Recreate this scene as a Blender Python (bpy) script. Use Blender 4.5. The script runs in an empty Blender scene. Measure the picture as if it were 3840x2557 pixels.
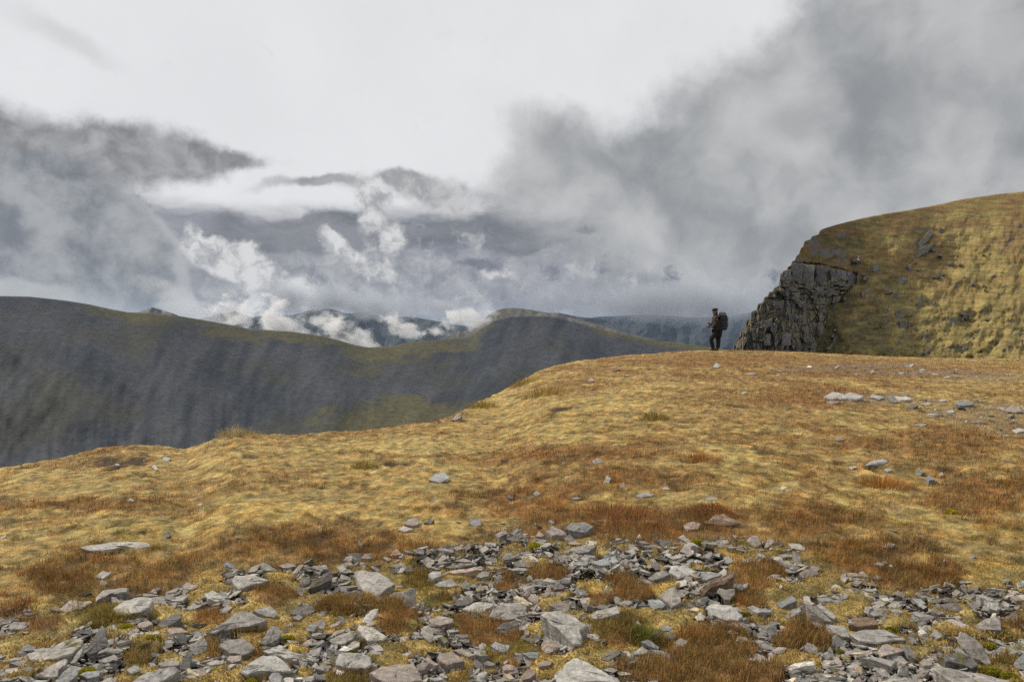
import bpy, bmesh, math, random
import numpy as np
from mathutils import Vector, Matrix, Euler

rng = np.random.default_rng(7)
random.seed(7)
S = bpy.context.scene
COL = S.collection
R = math.radians

# ------------------------------------------------------------------ camera
F = 768.0            # focal length in units of a 1024 wide frame
HOR = 322.0          # row of the horizon in that frame
cam = bpy.data.cameras.new('camera')
cam.lens = 27.0
cam.sensor_width = 36.0
cam.clip_start = 0.05
cam.clip_end = 60000.0
camo = bpy.data.objects.new('camera', cam)
COL.objects.link(camo)
camo.location = (0, 0, 0)
camo.rotation_euler = (R(90), 0, 0)
cam.shift_y = (HOR - 340.5) / 1024.0
S.camera = camo

# ------------------------------------------------------------------ light
SUN_AZ = R(-62.0)     # from the left and slightly ahead
SUN_EL = R(43.0)
sun = bpy.data.lights.new('sun', 'SUN')
sun.energy = 4.3
sun.angle = R(5.0)
sun.color = (1.0, 0.93, 0.83)
suno = bpy.data.objects.new('sun', sun)
COL.objects.link(suno)
sdir = Vector((math.sin(SUN_AZ) * math.cos(SUN_EL), math.cos(SUN_AZ) * math.cos(SUN_EL), math.sin(SUN_EL)))
suno.rotation_euler = sdir.to_track_quat('Z', 'Y').to_euler()
suno.location = sdir * 50

S.view_settings.view_transform = 'Standard'
S.view_settings.look = 'None'
S.view_settings.exposure = 0.0
S.view_settings.gamma = 1.0
S.view_settings.use_curve_mapping = False
S.cycles.use_denoising = False      # the photograph is grainy too
S.cycles.max_bounces = 4
S.cycles.diffuse_bounces = 2
S.cycles.transparent_max_bounces = 8
S.cycles.volume_bounces = 1
S.cycles.volume_max_steps = 256


# ------------------------------------------------------------------ node helpers
class NT:
    def __init__(self, tree):
        self.t = tree
        self.n = tree.nodes
        self.l = tree.links

    def new(self, kind, **kw):
        n = self.n.new(kind)
        for k, v in kw.items():
            setattr(n, k, v)
        return n

    def put(self, sock, v):
        if isinstance(v, bpy.types.NodeSocket):
            self.l.new(v, sock)
        elif v is not None:
            sock.default_value = v

    def m(self, op, a, b=None, c=None, clamp=False):
        n = self.new('ShaderNodeMath', operation=op, use_clamp=clamp)
        self.put(n.inputs[0], a)
        if b is not None: self.put(n.inputs[1], b)
        if c is not None: self.put(n.inputs[2], c)
        return n.outputs[0]

    def vm(self, op, a, b=None, scale=None):
        n = self.new('ShaderNodeVectorMath', operation=op)
        self.put(n.inputs[0], a)
        if b is not None: self.put(n.inputs[1], b)
        if scale is not None: self.put(n.inputs['Scale'], scale)
        return n.outputs['Value'] if op in ('LENGTH', 'DOT_PRODUCT', 'DISTANCE') else n.outputs[0]

    def noise(self, vec, scale, detail=4.0, rough=0.55, dist=0.0, color=False):
        n = self.new('ShaderNodeTexNoise')
        self.put(n.inputs['Vector'], vec)
        n.inputs['Scale'].default_value = scale
        n.inputs['Detail'].default_value = detail
        n.inputs['Roughness'].default_value = rough
        n.inputs['Distortion'].default_value = dist
        return n.outputs['Color'] if color else n.outputs[0]

    def ramp(self, v, a, b, lo=0.0, hi=1.0, smooth=True):
        n = self.new('ShaderNodeMapRange', interpolation_type='SMOOTHSTEP' if smooth else 'LINEAR')
        self.put(n.inputs['Value'], v)
        self.put(n.inputs['From Min'], a)
        self.put(n.inputs['From Max'], b)
        self.put(n.inputs['To Min'], lo)
        self.put(n.inputs['To Max'], hi)
        return n.outputs[0]

    def mix(self, f, a, b, mode='MIX'):
        n = self.new('ShaderNodeMix', data_type='RGBA', blend_type=mode)
        self.put(n.inputs['Factor'], f)
        self.put(n.inputs['A'], a if isinstance(a, bpy.types.NodeSocket) else (*a[:3], 1))
        self.put(n.inputs['B'], b if isinstance(b, bpy.types.NodeSocket) else (*b[:3], 1))
        return n.outputs['Result']

    def map(self, vec, loc=(0, 0, 0), rot=(0, 0, 0), scale=(1, 1, 1), kind='POINT'):
        n = self.new('ShaderNodeMapping', vector_type=kind)
        self.put(n.inputs['Vector'], vec)
        n.inputs['Location'].default_value = loc
        n.inputs['Rotation'].default_value = rot
        n.inputs['Scale'].default_value = scale
        return n.outputs[0]


# ------------------------------------------------------------------ world: sky with broken cloud
def px_ang(x, y):
    """bearing and height angle of a direction, in 1/768 rad"""
    a = math.atan((x - 512) / F)
    e = math.atan((HOR - y) / F * math.cos(a))
    return a * F, e * F


W = bpy.data.worlds.new('World')
S.world = W
W.use_nodes = True
def build_world():
    T = NT(W.node_tree)
    T.n.clear()
    out = T.new('ShaderNodeOutputWorld')
    bg = T.new('ShaderNodeBackground')
    T.l.new(bg.outputs[0], out.inputs[0])
    sky = T.new('ShaderNodeTexSky', sky_type='NISHITA')
    sky.sun_disc = False
    sky.sun_elevation = SUN_EL
    sky.sun_rotation = SUN_AZ
    sky.altitude = 1000
    clear = T.vm('SCALE', sky.outputs[0], scale=0.10)
    tc = T.new('ShaderNodeTexCoord')
    d = T.vm('NORMALIZE', tc.outputs['Generated'])
    sep = T.new('ShaderNodeSeparateXYZ')
    T.l.new(d, sep.inputs[0])
    az = T.m('MULTIPLY', T.m('ARCTAN2', sep.outputs[0], sep.outputs[1]), F)
    el = T.m('MULTIPLY', T.m('ARCSINE', sep.outputs[2]), F)
    comb = T.new('ShaderNodeCombineXYZ')
    T.l.new(az, comb.inputs[0])
    T.l.new(el, comb.inputs[1])
    P = comb.outputs[0]

    def warp(vec, scale, amp, detail, rough=0.55, seed=0.0, aniso=(1, 1, 1)):
        c = T.noise(T.map(vec, loc=(seed, seed * 1.7, seed), scale=aniso), scale, detail, rough, color=True)
        c = T.vm('SUBTRACT', c, (0.5, 0.5, 0.5))
        return T.vm('ADD', vec, T.vm('SCALE', c, scale=amp))

    def field(vec, blobs):
        acc = None
        for b in blobs:
            x, y, rx, ry = b[:4]
            rot = b[4] if len(b) > 4 else 0
            amp = b[5] if len(b) > 5 else 1.0
            cx, cy = px_ang(x, y)
            q = T.map(vec, loc=(cx, cy, 0), rot=(0, 0, R(rot)), scale=(rx, ry, 1e6), kind='TEXTURE')
            g = T.ramp(T.vm('LENGTH', q), 0.0, 1.0, amp, 0.0)
            acc = g if acc is None else T.m('ADD', acc, g)
        return acc

    soft = warp(P, 0.012, 70, 6, 0.52, 3.1)                                # slow drift of the big masses
    calm = warp(P, 0.020, 26, 7, 0.60, 13.7)                               # firmer outlines
    flat = warp(P, 0.016, 58, 6, 0.58, 23.1, (0.75, 1.5, 1))                # layered decks
    bil = warp(warp(P, 0.022, 20, 3, 0.5, 9.3), 0.060, 22, 7, 0.68, 5.7)   # billows of the low puffs
    fine = T.noise(P, 0.045, 6, 0.66)
    big = T.noise(soft, 0.0085, 5, 0.52)
    mid = T.noise(soft, 0.020, 7, 0.58)
    lay = T.noise(T.map(flat, scale=(0.35, 1.5, 1)), 0.020, 6, 0.55)
    pf = T.noise(bil, 0.030, 7, 0.64)

    # bright veil that covers the whole sky
    veil = T.mix(T.ramp(big, 0.3, 0.7), (0.815, 0.815, 0.82), (0.775, 0.775, 0.78))
    col = T.mix(0.05, veil, clear)
    # thin grey shreds high up
    sh = T.m('MULTIPLY', T.ramp(T.noise(T.map(soft, scale=(0.6, 1.4, 1), rot=(0, 0, R(18))), 0.010, 6, 0.6), 0.60, 0.82), 0.25)
    col = T.mix(sh, col, (0.50, 0.50, 0.515))
    col = T.mix(T.ramp(field(soft, [(30, 10, 80, 26, -20, .8), (95, 45, 75, 18, -24, .8), (270, 58, 30, 7, -5, .5)]), 0.15, 1.6, 0, 0.5), col, (0.48, 0.48, 0.49))

    def layer(col, blobs, vec, t0, t1, dark, light, tex, x0=0.35, x1=0.65, nk=0.5, op=1.0):
        f = field(vec, blobs)
        f = T.m('ADD', f, T.m('MULTIPLY', T.m('SUBTRACT', fine, 0.5), nk))
        a = T.ramp(f, t0, t1)
        if op < 1.0:
            a = T.m('MULTIPLY', a, op)
        c = T.mix(T.ramp(tex, x0, x1), dark, light)
        return T.mix(a, col, c)

    # far grey deck low over the horizon, all the way round
    lowy = T.m('ADD', el, T.m('MULTIPLY', T.m('SUBTRACT', lay, 0.5), 36))
    deck = T.mix(T.ramp(lay, 0.34, 0.66), (0.235, 0.245, 0.288), (0.37, 0.375, 0.405))
    col = T.mix(T.m('MULTIPLY', T.ramp(lowy, 122, 92), 0.97), col, deck)
    # darker belt of cloud and the paler foot of the deck
    col = layer(col, [(430, 228, 230, 30), (560, 232, 170, 34), (300, 236, 150, 28), (700, 240, 160, 40, 0, .7)], flat, 0.20, 0.75,
                (0.165, 0.178, 0.203), (0.265, 0.275, 0.30), lay, op=.95)
    col = T.mix(T.ramp(lowy, 62, 8, 0, 0.75), col, T.mix(T.ramp(mid, 0.35, 0.65), (0.225, 0.235, 0.27), (0.325, 0.33, 0.36)))
    # grey shelf on the left and its streamers
    col = layer(col, [(0, 150, 120, 56), (60, 156, 80, 40), (118, 142, 60, 34, 0, .9), (165, 150, 70, 36), (200, 160, 66, 24), (244, 160, 62, 13, 4, .9), (160, 176, 60, 20, 0, .6), (90, 180, 80, 40, 0, .7), (20, 195, 120, 55), (-150, 150, 200, 90)], calm, 0.08, 1.15,
                (0.185, 0.192, 0.205), (0.46, 0.46, 0.47), mid, 0.30, 0.68, 1.1)
    col = layer(col, [(300, 187, 75, 13, 4, .8), (345, 186, 45, 16, 0, .8)], soft, 0.15, 0.95, (0.27, 0.275, 0.29), (0.46, 0.46, 0.47), mid, op=.9)
    col = layer(col, [(385, 186, 60, 26), (440, 200, 70, 34), (410, 178, 40, 18, 0, .7)], soft, 0.10, 0.9, (0.34, 0.34, 0.355), (0.56, 0.56, 0.565), pf, 0.35, 0.62, .8)
    # great soft cloud on the right
    col = layer(col, [(545, 135, 75, 62), (600, 190, 140, 85), (690, 160, 140, 115), (800, 110, 170, 125), (930, 70, 200, 150), (1090, 120, 300, 260),
                      (860, 230, 260, 130), (680, 258, 190, 60), (500, 195, 80, 46, 0, .6), (1250, 250, 300, 260), (1000, 260, 240, 120)], soft, 0.10, 1.05,
                (0.27, 0.285, 0.30), (0.53, 0.535, 0.54), big, 0.30, 0.66, 0.55)
    col = T.mix(T.ramp(field(soft, [(548, 140, 45, 55), (668, 195, 35, 35), (900, 85, 110, 55, 20), (790, 130, 50, 40)]), 0.2, 1.2, 0, 0.55), col, (0.285, 0.295, 0.31))
    # left bank that leans on the ridge
    col = layer(col, [(10, 250, 150, 105), (70, 245, 95, 85), (105, 258, 78, 72), (135, 275, 60, 56), (60, 320, 170, 60), (165, 318, 75, 44, -42), (-120, 230, 160, 140), (30, 190, 100, 60, 0, .9), (120, 215, 40, 26, 0, .35), (165, 262, 30, 30, 0, .35)], bil, 0.26, 0.62,
                (0.190, 0.207, 0.235), (0.40, 0.415, 0.43), T.noise(calm, 0.020, 7, 0.60), 0.34, 0.66, .45)
    bf = field(calm, [(10, 250, 150, 105), (70, 245, 95, 85), (105, 258, 78, 72), (135, 275, 60, 56), (165, 318, 75, 44, -42)])
    rim = T.m('MULTIPLY', T.ramp(bf, 0.20, 0.40), T.ramp(bf, 0.95, 0.40))
    rim = T.m('MULTIPLY', rim, T.m('MULTIPLY', T.ramp(az, px_ang(90, 250)[0], px_ang(150, 250)[0]), 0.6))
    col = T.mix(rim, col, (0.50, 0.51, 0.52))
    col = T.mix(T.ramp(field(soft, [(60, 290, 80, 22), (10, 288, 60, 18), (175, 300, 40, 16, -40, .8)]), 0.2, 1.2, 0, 0.55), col, (0.56, 0.57, 0.57))
    # mottled puffs of the low cloud
    reg = field(soft, [(330, 285, 190, 55), (560, 290, 260, 60), (760, 300, 240, 50), (420, 250, 130, 40, 0, .7)])
    col = T.mix(T.m('MULTIPLY', T.ramp(pf, 0.49, 0.66), T.ramp(reg, 0.02, 0.7), clamp=True), col, (0.50, 0.505, 0.515))
    col = T.mix(T.m('MULTIPLY', T.ramp(pf, 0.46, 0.32), T.ramp(reg, 0.05, 0.8), clamp=True), col, (0.185, 0.20, 0.24))
    # bright torn cumulus: lit heads that fade downwards into grey
    tx = T.noise(bil, 0.050, 6, 0.62)
    col = layer(col, [(300, 275, 90, 40, -20, .9), (380, 262, 90, 44, 0, .9), (460, 280, 90, 34, 0, .8), (345, 300, 90, 26, -10, .7), (240, 285, 60, 30, -20, .8), (560, 280, 110, 34, 0, .6)],
                bil, 0.25, 1.1, (0.25, 0.265, 0.30), (0.47, 0.475, 0.49), tx, 0.36, 0.62, 0.7, .9)
    col = layer(col, [(200, 252, 34, 26), (230, 260, 46, 30, -10), (260, 274, 38, 22, -14), (190, 236, 16, 22, 0, 1), (248, 250, 28, 18, 0, .9), (334, 244, 20, 24), (326, 236, 11, 16), (356, 256, 22, 18, 0, .9),
                      (370, 208, 22, 40, 0, 1), (394, 240, 22, 44, 0, 1), (385, 190, 40, 18, 0, .8), (296, 284, 56, 19, -24, .9), (262, 302, 44, 16, -34, .9), (250, 312, 26, 20, 0, .9), (380, 274, 44, 18, -15, .8), (500, 272, 40, 10, -8, .7)],
                bil, 0.26, 0.80, (0.37, 0.38, 0.40), (0.70, 0.70, 0.70), tx, 0.36, 0.60, 0.62, 1.0)
    # blue gaps of shade low down
    col = layer(col, [(480, 262, 60, 12, 0, 1.0), (232, 312, 22, 8, 0, .9), (330, 316, 60, 12, 0, .9), (420, 318, 50, 9, 0, .7), (640, 316, 80, 9, 0, .7), (585, 226, 40, 12, 0, .7)], bil, 0.35, 1.0, (0.125, 0.145, 0.180), (0.20, 0.22, 0.255), mid, op=.85)
    T.l.new(col, bg.inputs[0])
    bg.inputs[1].default_value = 1.0
    W.cycles.sampling_method = 'MANUAL'
    W.cycles.sample_map_resolution = 1024


build_world()
# ------------------------------------------------------------------ numpy noise
def _hash(ix, iy, seed):
    h = (ix.astype(np.int64) * 374761393 + iy.astype(np.int64) * 668265263 + seed * 1442695041) & 0xFFFFFFFF
    h = ((h ^ (h >> 13)) * 1274126177) & 0xFFFFFFFF
    h = h ^ (h >> 16)
    return (h & 0xFFFF).astype(np.float64) / 65535.0


def vnoise(x, y, seed=0):
    x = np.asarray(x, dtype=np.float64); y = np.asarray(y, dtype=np.float64)
    ix = np.floor(x); iy = np.floor(y)
    fx = x - ix; fy = y - iy
    fx = fx * fx * fx * (fx * (fx * 6 - 15) + 10); fy = fy * fy * fy * (fy * (fy * 6 - 15) + 10)
    a = _hash(ix, iy, seed); b = _hash(ix + 1, iy, seed); c = _hash(ix, iy + 1, seed); d = _hash(ix + 1, iy + 1, seed)
    return (a + (b - a) * fx) * (1 - fy) + (c + (d - c) * fx) * fy


def fbm(x, y, seed=0, octs=4, gain=0.5, lac=2.03):
    s = 0.0; amp = 1.0; tot = 0.0
    cx, sx = math.cos(0.6), math.sin(0.6)
    for o in range(octs):
        s = s + amp * vnoise(x, y, seed + o * 17)
        tot += amp; amp *= gain
        x, y = (x * cx - y * sx) * lac + 11.3, (x * sx + y * cx) * lac + 4.7
    return s / tot          # 0..1


def cells(x, y, seed=0, jit=0.85):
    """distance to the nearest and the second nearest cell point, and a number per cell"""
    ix = np.floor(x); iy = np.floor(y)
    f1 = np.full(x.shape, 9.0); f2 = np.full(x.shape, 9.0); cid = np.zeros(x.shape)
    for dx in (-1, 0, 1):
        for dy in (-1, 0, 1):
            cx, cy = ix + dx, iy + dy
            px = cx + 0.5 + (_hash(cx, cy, seed) - 0.5) * jit; py = cy + 0.5 + (_hash(cx, cy, seed + 5) - 0.5) * jit
            d = np.maximum(np.abs(x - px), np.abs(y - py)) * 0.6 + np.hypot(x - px, y - py) * 0.4
            h = _hash(cx, cy, seed + 9)
            near = d < f1
            f2 = np.where(near, f1, np.minimum(f2, d))
            cid = np.where(near, h, cid)
            f1 = np.where(near, d, f1)
    return f1, f2, cid


def sstep(a, b, v):
    t = np.clip((v - a) / (b - a), 0, 1)
    return t * t * (3 - 2 * t)


def smooth_table(pts, lo, hi, n=3000, k=9):
    p = np.array(pts, float)
    u = np.linspace(lo, hi, n)
    v = np.interp(u, p[:, 0], p[:, 1])
    if k > 1:
        w = np.hanning(k + 2)[1:-1]; w /= w.sum()
        v = np.convolve(np.pad(v, k // 2, mode='edge'), w, 'valid')[:n]
    return u, v


# ------------------------------------------------------------------ mesh helpers
def mesh_np(name, verts, faces, cols=None, smooth=True, loops=None):
    """faces: (n,3) or (n,4) array"""
    me = bpy.data.meshes.new(name)
    verts = np.asarray(verts, np.float32); faces = np.asarray(faces, np.int32)
    k = faces.shape[1]
    me.vertices.add(len(verts)); me.vertices.foreach_set('co', verts.ravel())
    me.loops.add(faces.size); me.loops.foreach_set('vertex_index', faces.ravel())
    me.polygons.add(len(faces))
    me.polygons.foreach_set('loop_start', np.arange(0, faces.size, k, dtype=np.int32))
    me.polygons.foreach_set('use_smooth', np.full(len(faces), smooth))
    for an, arr in (cols or {}).items():
        arr = np.asarray(arr, np.float32)
        if arr.ndim == 2:
            at = me.attributes.new(an, 'FLOAT_COLOR', 'POINT')
            if arr.shape[1] == 3: arr = np.hstack([arr, np.ones((len(arr), 1), np.float32)])
            at.data.foreach_set('color', arr.ravel())
        else:
            at = me.attributes.new(an, 'FLOAT', 'POINT')
            at.data.foreach_set('value', arr)
    me.update(calc_edges=True)
    me.validate()
    return me


def grid_faces(nr, nc, wrap=False):
    i = np.arange(nr - 1)[:, None]; j = np.arange(nc if wrap else nc - 1)[None, :]
    j2 = (j + 1) % nc
    f = np.stack([i * nc + j, i * nc + j2, (i + 1) * nc + j2, (i + 1) * nc + j], -1)
    return f.reshape(-1, 4)


def link(name, me, mat=None, parent=None, **props):
    o = bpy.data.objects.new(name, me)
    COL.objects.link(o)
    if mat is not None and me is not None:
        if not me.materials: me.materials.append(mat)
    if parent is not None: o.parent = parent
    for k, v in props.items(): o[k] = v
    return o


# ------------------------------------------------------------------ shape of the plateau
EDGE_V = [(-700, 500), (-200, 485), (0, 469), (50, 460), (90, 451), (105, 447), (130, 445), (150, 446), (168, 447.5), (184, 449.5), (198, 445), (212, 438.5),
          (232, 434), (265, 433.5), (300, 433), (370, 428.5), (430, 420.5), (448, 416), (458, 412), (466, 408), (476, 402), (488, 397), (500, 392),
          (515, 384), (530, 375.5), (541, 369.5), (555, 365), (580, 360), (610, 356.5), (640, 353.5), (680, 351), (715, 349.3), (760, 350), (800, 351.5),
          (850, 354), (900, 356.5), (960, 357.5), (1024, 358), (1300, 362), (1900, 368)]
EDGE_D = [(-700, 9), (0, 10.5), (100, 12), (235, 12.2), (300, 12.6), (430, 13.6), (458, 15), (470, 17), (500, 20.5), (530, 23.5), (555, 26), (600, 29), (640, 31),
          (715, 33.2), (760, 34), (850, 36.5), (960, 39), (1024, 40), (1300, 45), (1900, 52)]
EU, EV = smooth_table(EDGE_V, -700, 1900, 5201, 15)
_, ED = smooth_table(EDGE_D, -700, 1900, 5201, 61)
EZ = -(EV - HOR) / F * ED
EYE = 1.6


def ground_base(x, y):
    x = np.asarray(x, float); y = np.asarray(y, float)
    ys = np.maximum(y, 0.8)
    u = np.clip(512 + F * x / ys, -700, 1900)
    ye = np.interp(u, EU, ED); ze = np.interp(u, EU, EZ)
    t = np.clip((y - 2.5) / (ye - 2.5), 0, 1)
    z = -EYE + (ze + EYE) * t
    dy = np.maximum(y - ye, 0)
    steep = np.interp(u, [-700, 460, 560, 720, 1024, 1900], [0.80, 0.80, 0.62, 0.50, 0.34, 0.30])
    s0 = np.interp(u, [-700, 460, 560, 720, 1900], [0.30, 0.26, 0.16, 0.11, 0.10])
    z = z - (s0 * dy + (steep - s0) * dy * dy / (dy + 9.0))
    return np.maximum(z, -420)


def ground_z(x, y):
    r = np.hypot(x, y)
    near = np.clip((60 - r) / 40, 0, 1)
    z = ground_base(x, y)
    h = (fbm(np.asarray(x) / 1.9, np.asarray(y) / 1.9, 3, 3) - 0.5) * 0.065 * sstep(2.0, 8.0, r)
    h = h + (fbm(np.asarray(x) / 0.46, np.asarray(y) / 0.46, 31, 3) - 0.5) * 0.034
    h = h + (fbm(np.asarray(x) / 0.24, np.asarray(y) / 0.24, 43, 2) - 0.5) * 0.020 * sstep(3, 6, r)
    h = h + (fbm(np.asarray(x) / 0.12, np.asarray(y) / 0.12, 57, 2) - 0.5) * 0.042
    big = (fbm(np.asarray(x) / 14, np.asarray(y) / 14, 91, 4) - 0.5) * 6.0 * sstep(60, 160, r)
    return z + h * near + big


def hit(u, v):
    """where the lines of sight through (u, v) meet the plateau -> x, y, z"""
    u = np.atleast_1d(np.asarray(u, float)); v = np.atleast_1d(np.asarray(v, float))
    sg = -(v - HOR) / F
    ye = np.interp(u, EU, ED); ze = np.interp(u, EU, EZ)
    k = (ze + EYE) / (ye - 2.5)
    # along one bearing the turf runs straight from (2.5 m, -EYE) to the rim
    y = (-EYE - 2.5 * k) / np.where(np.abs(sg - k) < 1e-6, 1e-6, sg - k)
    y = np.where(y < 2.5, -EYE / np.minimum(sg, -1e-6), y)
    bad = (sg >= ze / ye) | (y < 0.5) | (y > ye + 0.01)
    y = np.where(bad, np.nan, y); x = (u - 512) / F * y
    z = np.where(bad, np.nan, ground_z(np.nan_to_num(x), np.nan_to_num(y, nan=5)))
    return x, y, z


# ------------------------------------------------------------------ what grows where
TILE = {'T1': (0, 2120, 800 / 2355), 'T2': (760, 2120, 800 / 2355), 'T3': (1520, 2120, 800 / 2355), 'T4': (2280, 2120, 800 / 2355),
        'T5': (3040, 2120, 800 / 2355), 'A': (0, 1900, 1300 / 2355), 'B': (1270, 1900, 1300 / 2355), 'C': (2540, 1900, 1300 / 2355),
        'D': (2700, 1300, 1140 / 2355), 'E': (1300, 1000, 1400 / 2355), 'F': (0, 1000, 1400 / 2355), 'G': (2740, 920, 600 / 2240), 'H': (2640, 640, 1200 / 2352)}


def tpx(tile, p):
    ox, oy, k = TILE[tile]
    return ((ox + p[0] * k) / 3.75, (oy + p[1] * k) / 3.75)


# upper border of the scree (rows of the frame)
SCREE_TOP = [(-400, 640), (0, 622), (60, 612), (100, 590), (180, 580), (230, 570), (300, 566), (380, 555), (430, 548), (470, 538), (540, 528), (600, 530), (660, 536),
             (720, 545), (780, 552), (830, 566), (880, 582), (940, 586), (980, 582), (1024, 580), (1400, 570)]
# patches of grass (g), red-brown grass (r), olive (o), moss (m) inside the scree: tile, centre, radii
PATCH = [('T1', 1000, 520, 290, 140, 'o'), ('T1', 500, 690, 270, 90, 'r'), ('T1', 700, 200, 420, 160, 'r'), ('T1', 1450, 950, 150, 130, 'o'), ('T1', 2280, 560, 180, 90, 'r'),
         ('T1', 1300, 700, 170, 50, 'm'), ('T1', 1640, 825, 110, 45, 'm'), ('T1', 970, 1130, 110, 36, 'm'), ('T1', 1720, 500, 230, 70, 'm'), ('T1', 500, 500, 150, 70, 'm'),
         ('T1', 1800, 940, 160, 50, 'm'), ('T1', 1620, 1070, 120, 50, 'm'), ('T1', 80, 930, 130, 60, 'm'), ('T1', 1420, 1230, 80, 40, 'm'), ('T1', 2250, 780, 130, 50, 'm'),
         ('T2', 800, 350, 250, 110, 'r'), ('T2', 400, 710, 260, 60, 'o'), ('T2', 2160, 600, 270, 210, 'r'), ('T2', 1600, 1230, 300, 70, 'o'), ('T2', 1850, 840, 120, 60, 'o'),
         ('T2', 560, 960, 110, 80, 'r'), ('T2', 900, 180, 200, 70, 'm'), ('T2', 1050, 900, 140, 45, 'm'), ('T2', 1080, 1130, 90, 60, 'm'), ('T2', 1330, 380, 100, 60, 'm'),
         ('T2', 60, 150, 200, 110, 'm'), ('T2', 100, 900, 120, 90, 'r'), ('T2', 2060, 1000, 120, 50, 'm'),
         ('T3', 1150, 225, 190, 90, 'r'), ('T3', 850, 680, 340, 110, 'r'), ('T3', 1080, 860, 320, 110, 'o'), ('T3', 380, 390, 180, 90, 'o'), ('T3', 110, 150, 250, 160, 'o'),
         ('T3', 1600, 90, 260, 70, 'r'), ('T3', 2250, 720, 210, 150, 'o'), ('T3', 2060, 190, 180, 60, 'm'), ('T3', 250, 880, 240, 60, 'm'), ('T3', 560, 1190, 130, 50, 'm'),
         ('T3', 2150, 330, 160, 80, 'r'), ('T3', 1130, 1010, 80, 50, 'r'), ('T3', 1700, 970, 110, 40, 'm'),
         ('T4', 200, 250, 270, 130, 'r'), ('T4', 200, 650, 300, 130, 'o'), ('T4', 1120, 900, 560, 260, 'r'), ('T4', 1000, 1180, 900, 170, 'r'), ('T4', 2080, 770, 330, 170, 'r'),
         ('T4', 1560, 330, 230, 110, 'r'), ('T4', 560, 240, 110, 80, 'm'), ('T4', 790, 590, 130, 60, 'm'), ('T4', 1650, 120, 330, 130, 'r'), ('T4', 150, 830, 190, 110, 'r'),
         ('T4', 300, 1120, 260, 80, 'r'), ('T4', 1700, 1180, 250, 120, 'r'), ('T4', 1450, 60, 120, 90, 'm'),
         ('T5', 450, 440, 290, 105, 'm'), ('T5', 90, 760, 170, 150, 'r'), ('T5', 1250, 130, 480, 180, 'r'), ('T5', 2200, 780, 220, 70, 'm'), ('T5', 2050, 1140, 240, 80, 'm'),
         ('T5', 1560, 700, 120, 40, 'm'), ('T5', 2250, 660, 150, 70, 'r'), ('T5', 2150, 1080, 120, 60, 'o'), ('T5', 1980, 880, 90, 70, 'm'), ('T5', 1790, 760, 60, 60, 'm'),
         ('T5', 900, 690, 110, 60, 'm'), ('T5', 1550, 1090, 120, 50, 'o'), ('T5', 2000, 130, 400, 150, 'm'), ('T5', 1750, 560, 120, 50, 'm'), ('T5', 1830, 450, 100, 40, 'm')]
PATCHES = []
for tl, cx, cy, rx, ry, kd in PATCH:
    ccx, ccy = tpx(tl, (cx, cy))
    k = TILE[tl][2] / 3.75
    PATCHES.append((ccx, ccy, rx * k, ry * k, kd))
RED_BLOBS = [(520, 520, 60, 14), (660, 525, 75, 18), (905, 560, 85, 26), (640, 478, 90, 14), (950, 445, 60, 18), (800, 395, 70, 12), (990, 500, 50, 14), (560, 455, 110, 9), (830, 520, 60, 14),
             (120, 575, 90, 26), (340, 545, 120, 18), (70, 500, 60, 10), (870, 370, 120, 8), (720, 360, 120, 7)]
YEL_BLOBS = [(60, 485, 80, 16), (180, 470, 90, 14), (290, 460, 90, 12), (300, 500, 120, 16), (130, 530, 90, 14), (20, 545, 40, 20), (420, 445, 90, 9), (520, 425, 90, 10), (500, 405, 40, 16),
             (880, 480, 60, 12), (970, 560, 60, 24), (430, 520, 70, 12), (700, 500, 60, 8), (400, 480, 120, 10), (600, 405, 80, 8)]
# small dark hollows with bare peat
PEAT = [(112, 462, 22, 7), (135, 459, 18, 6), (640, 513, 30, 5), (395, 463, 14, 3), (560, 408, 14, 2.5), (950, 468, 14, 3), (760, 432, 10, 2.5), (930, 548, 26, 5), (670, 475, 10, 2), (350, 503, 10, 2)]


def to_uv(x, y, z):
    ys = np.maximum(y, 0.5)
    return 512 + F * x / ys, HOR - F * z / ys


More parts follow.
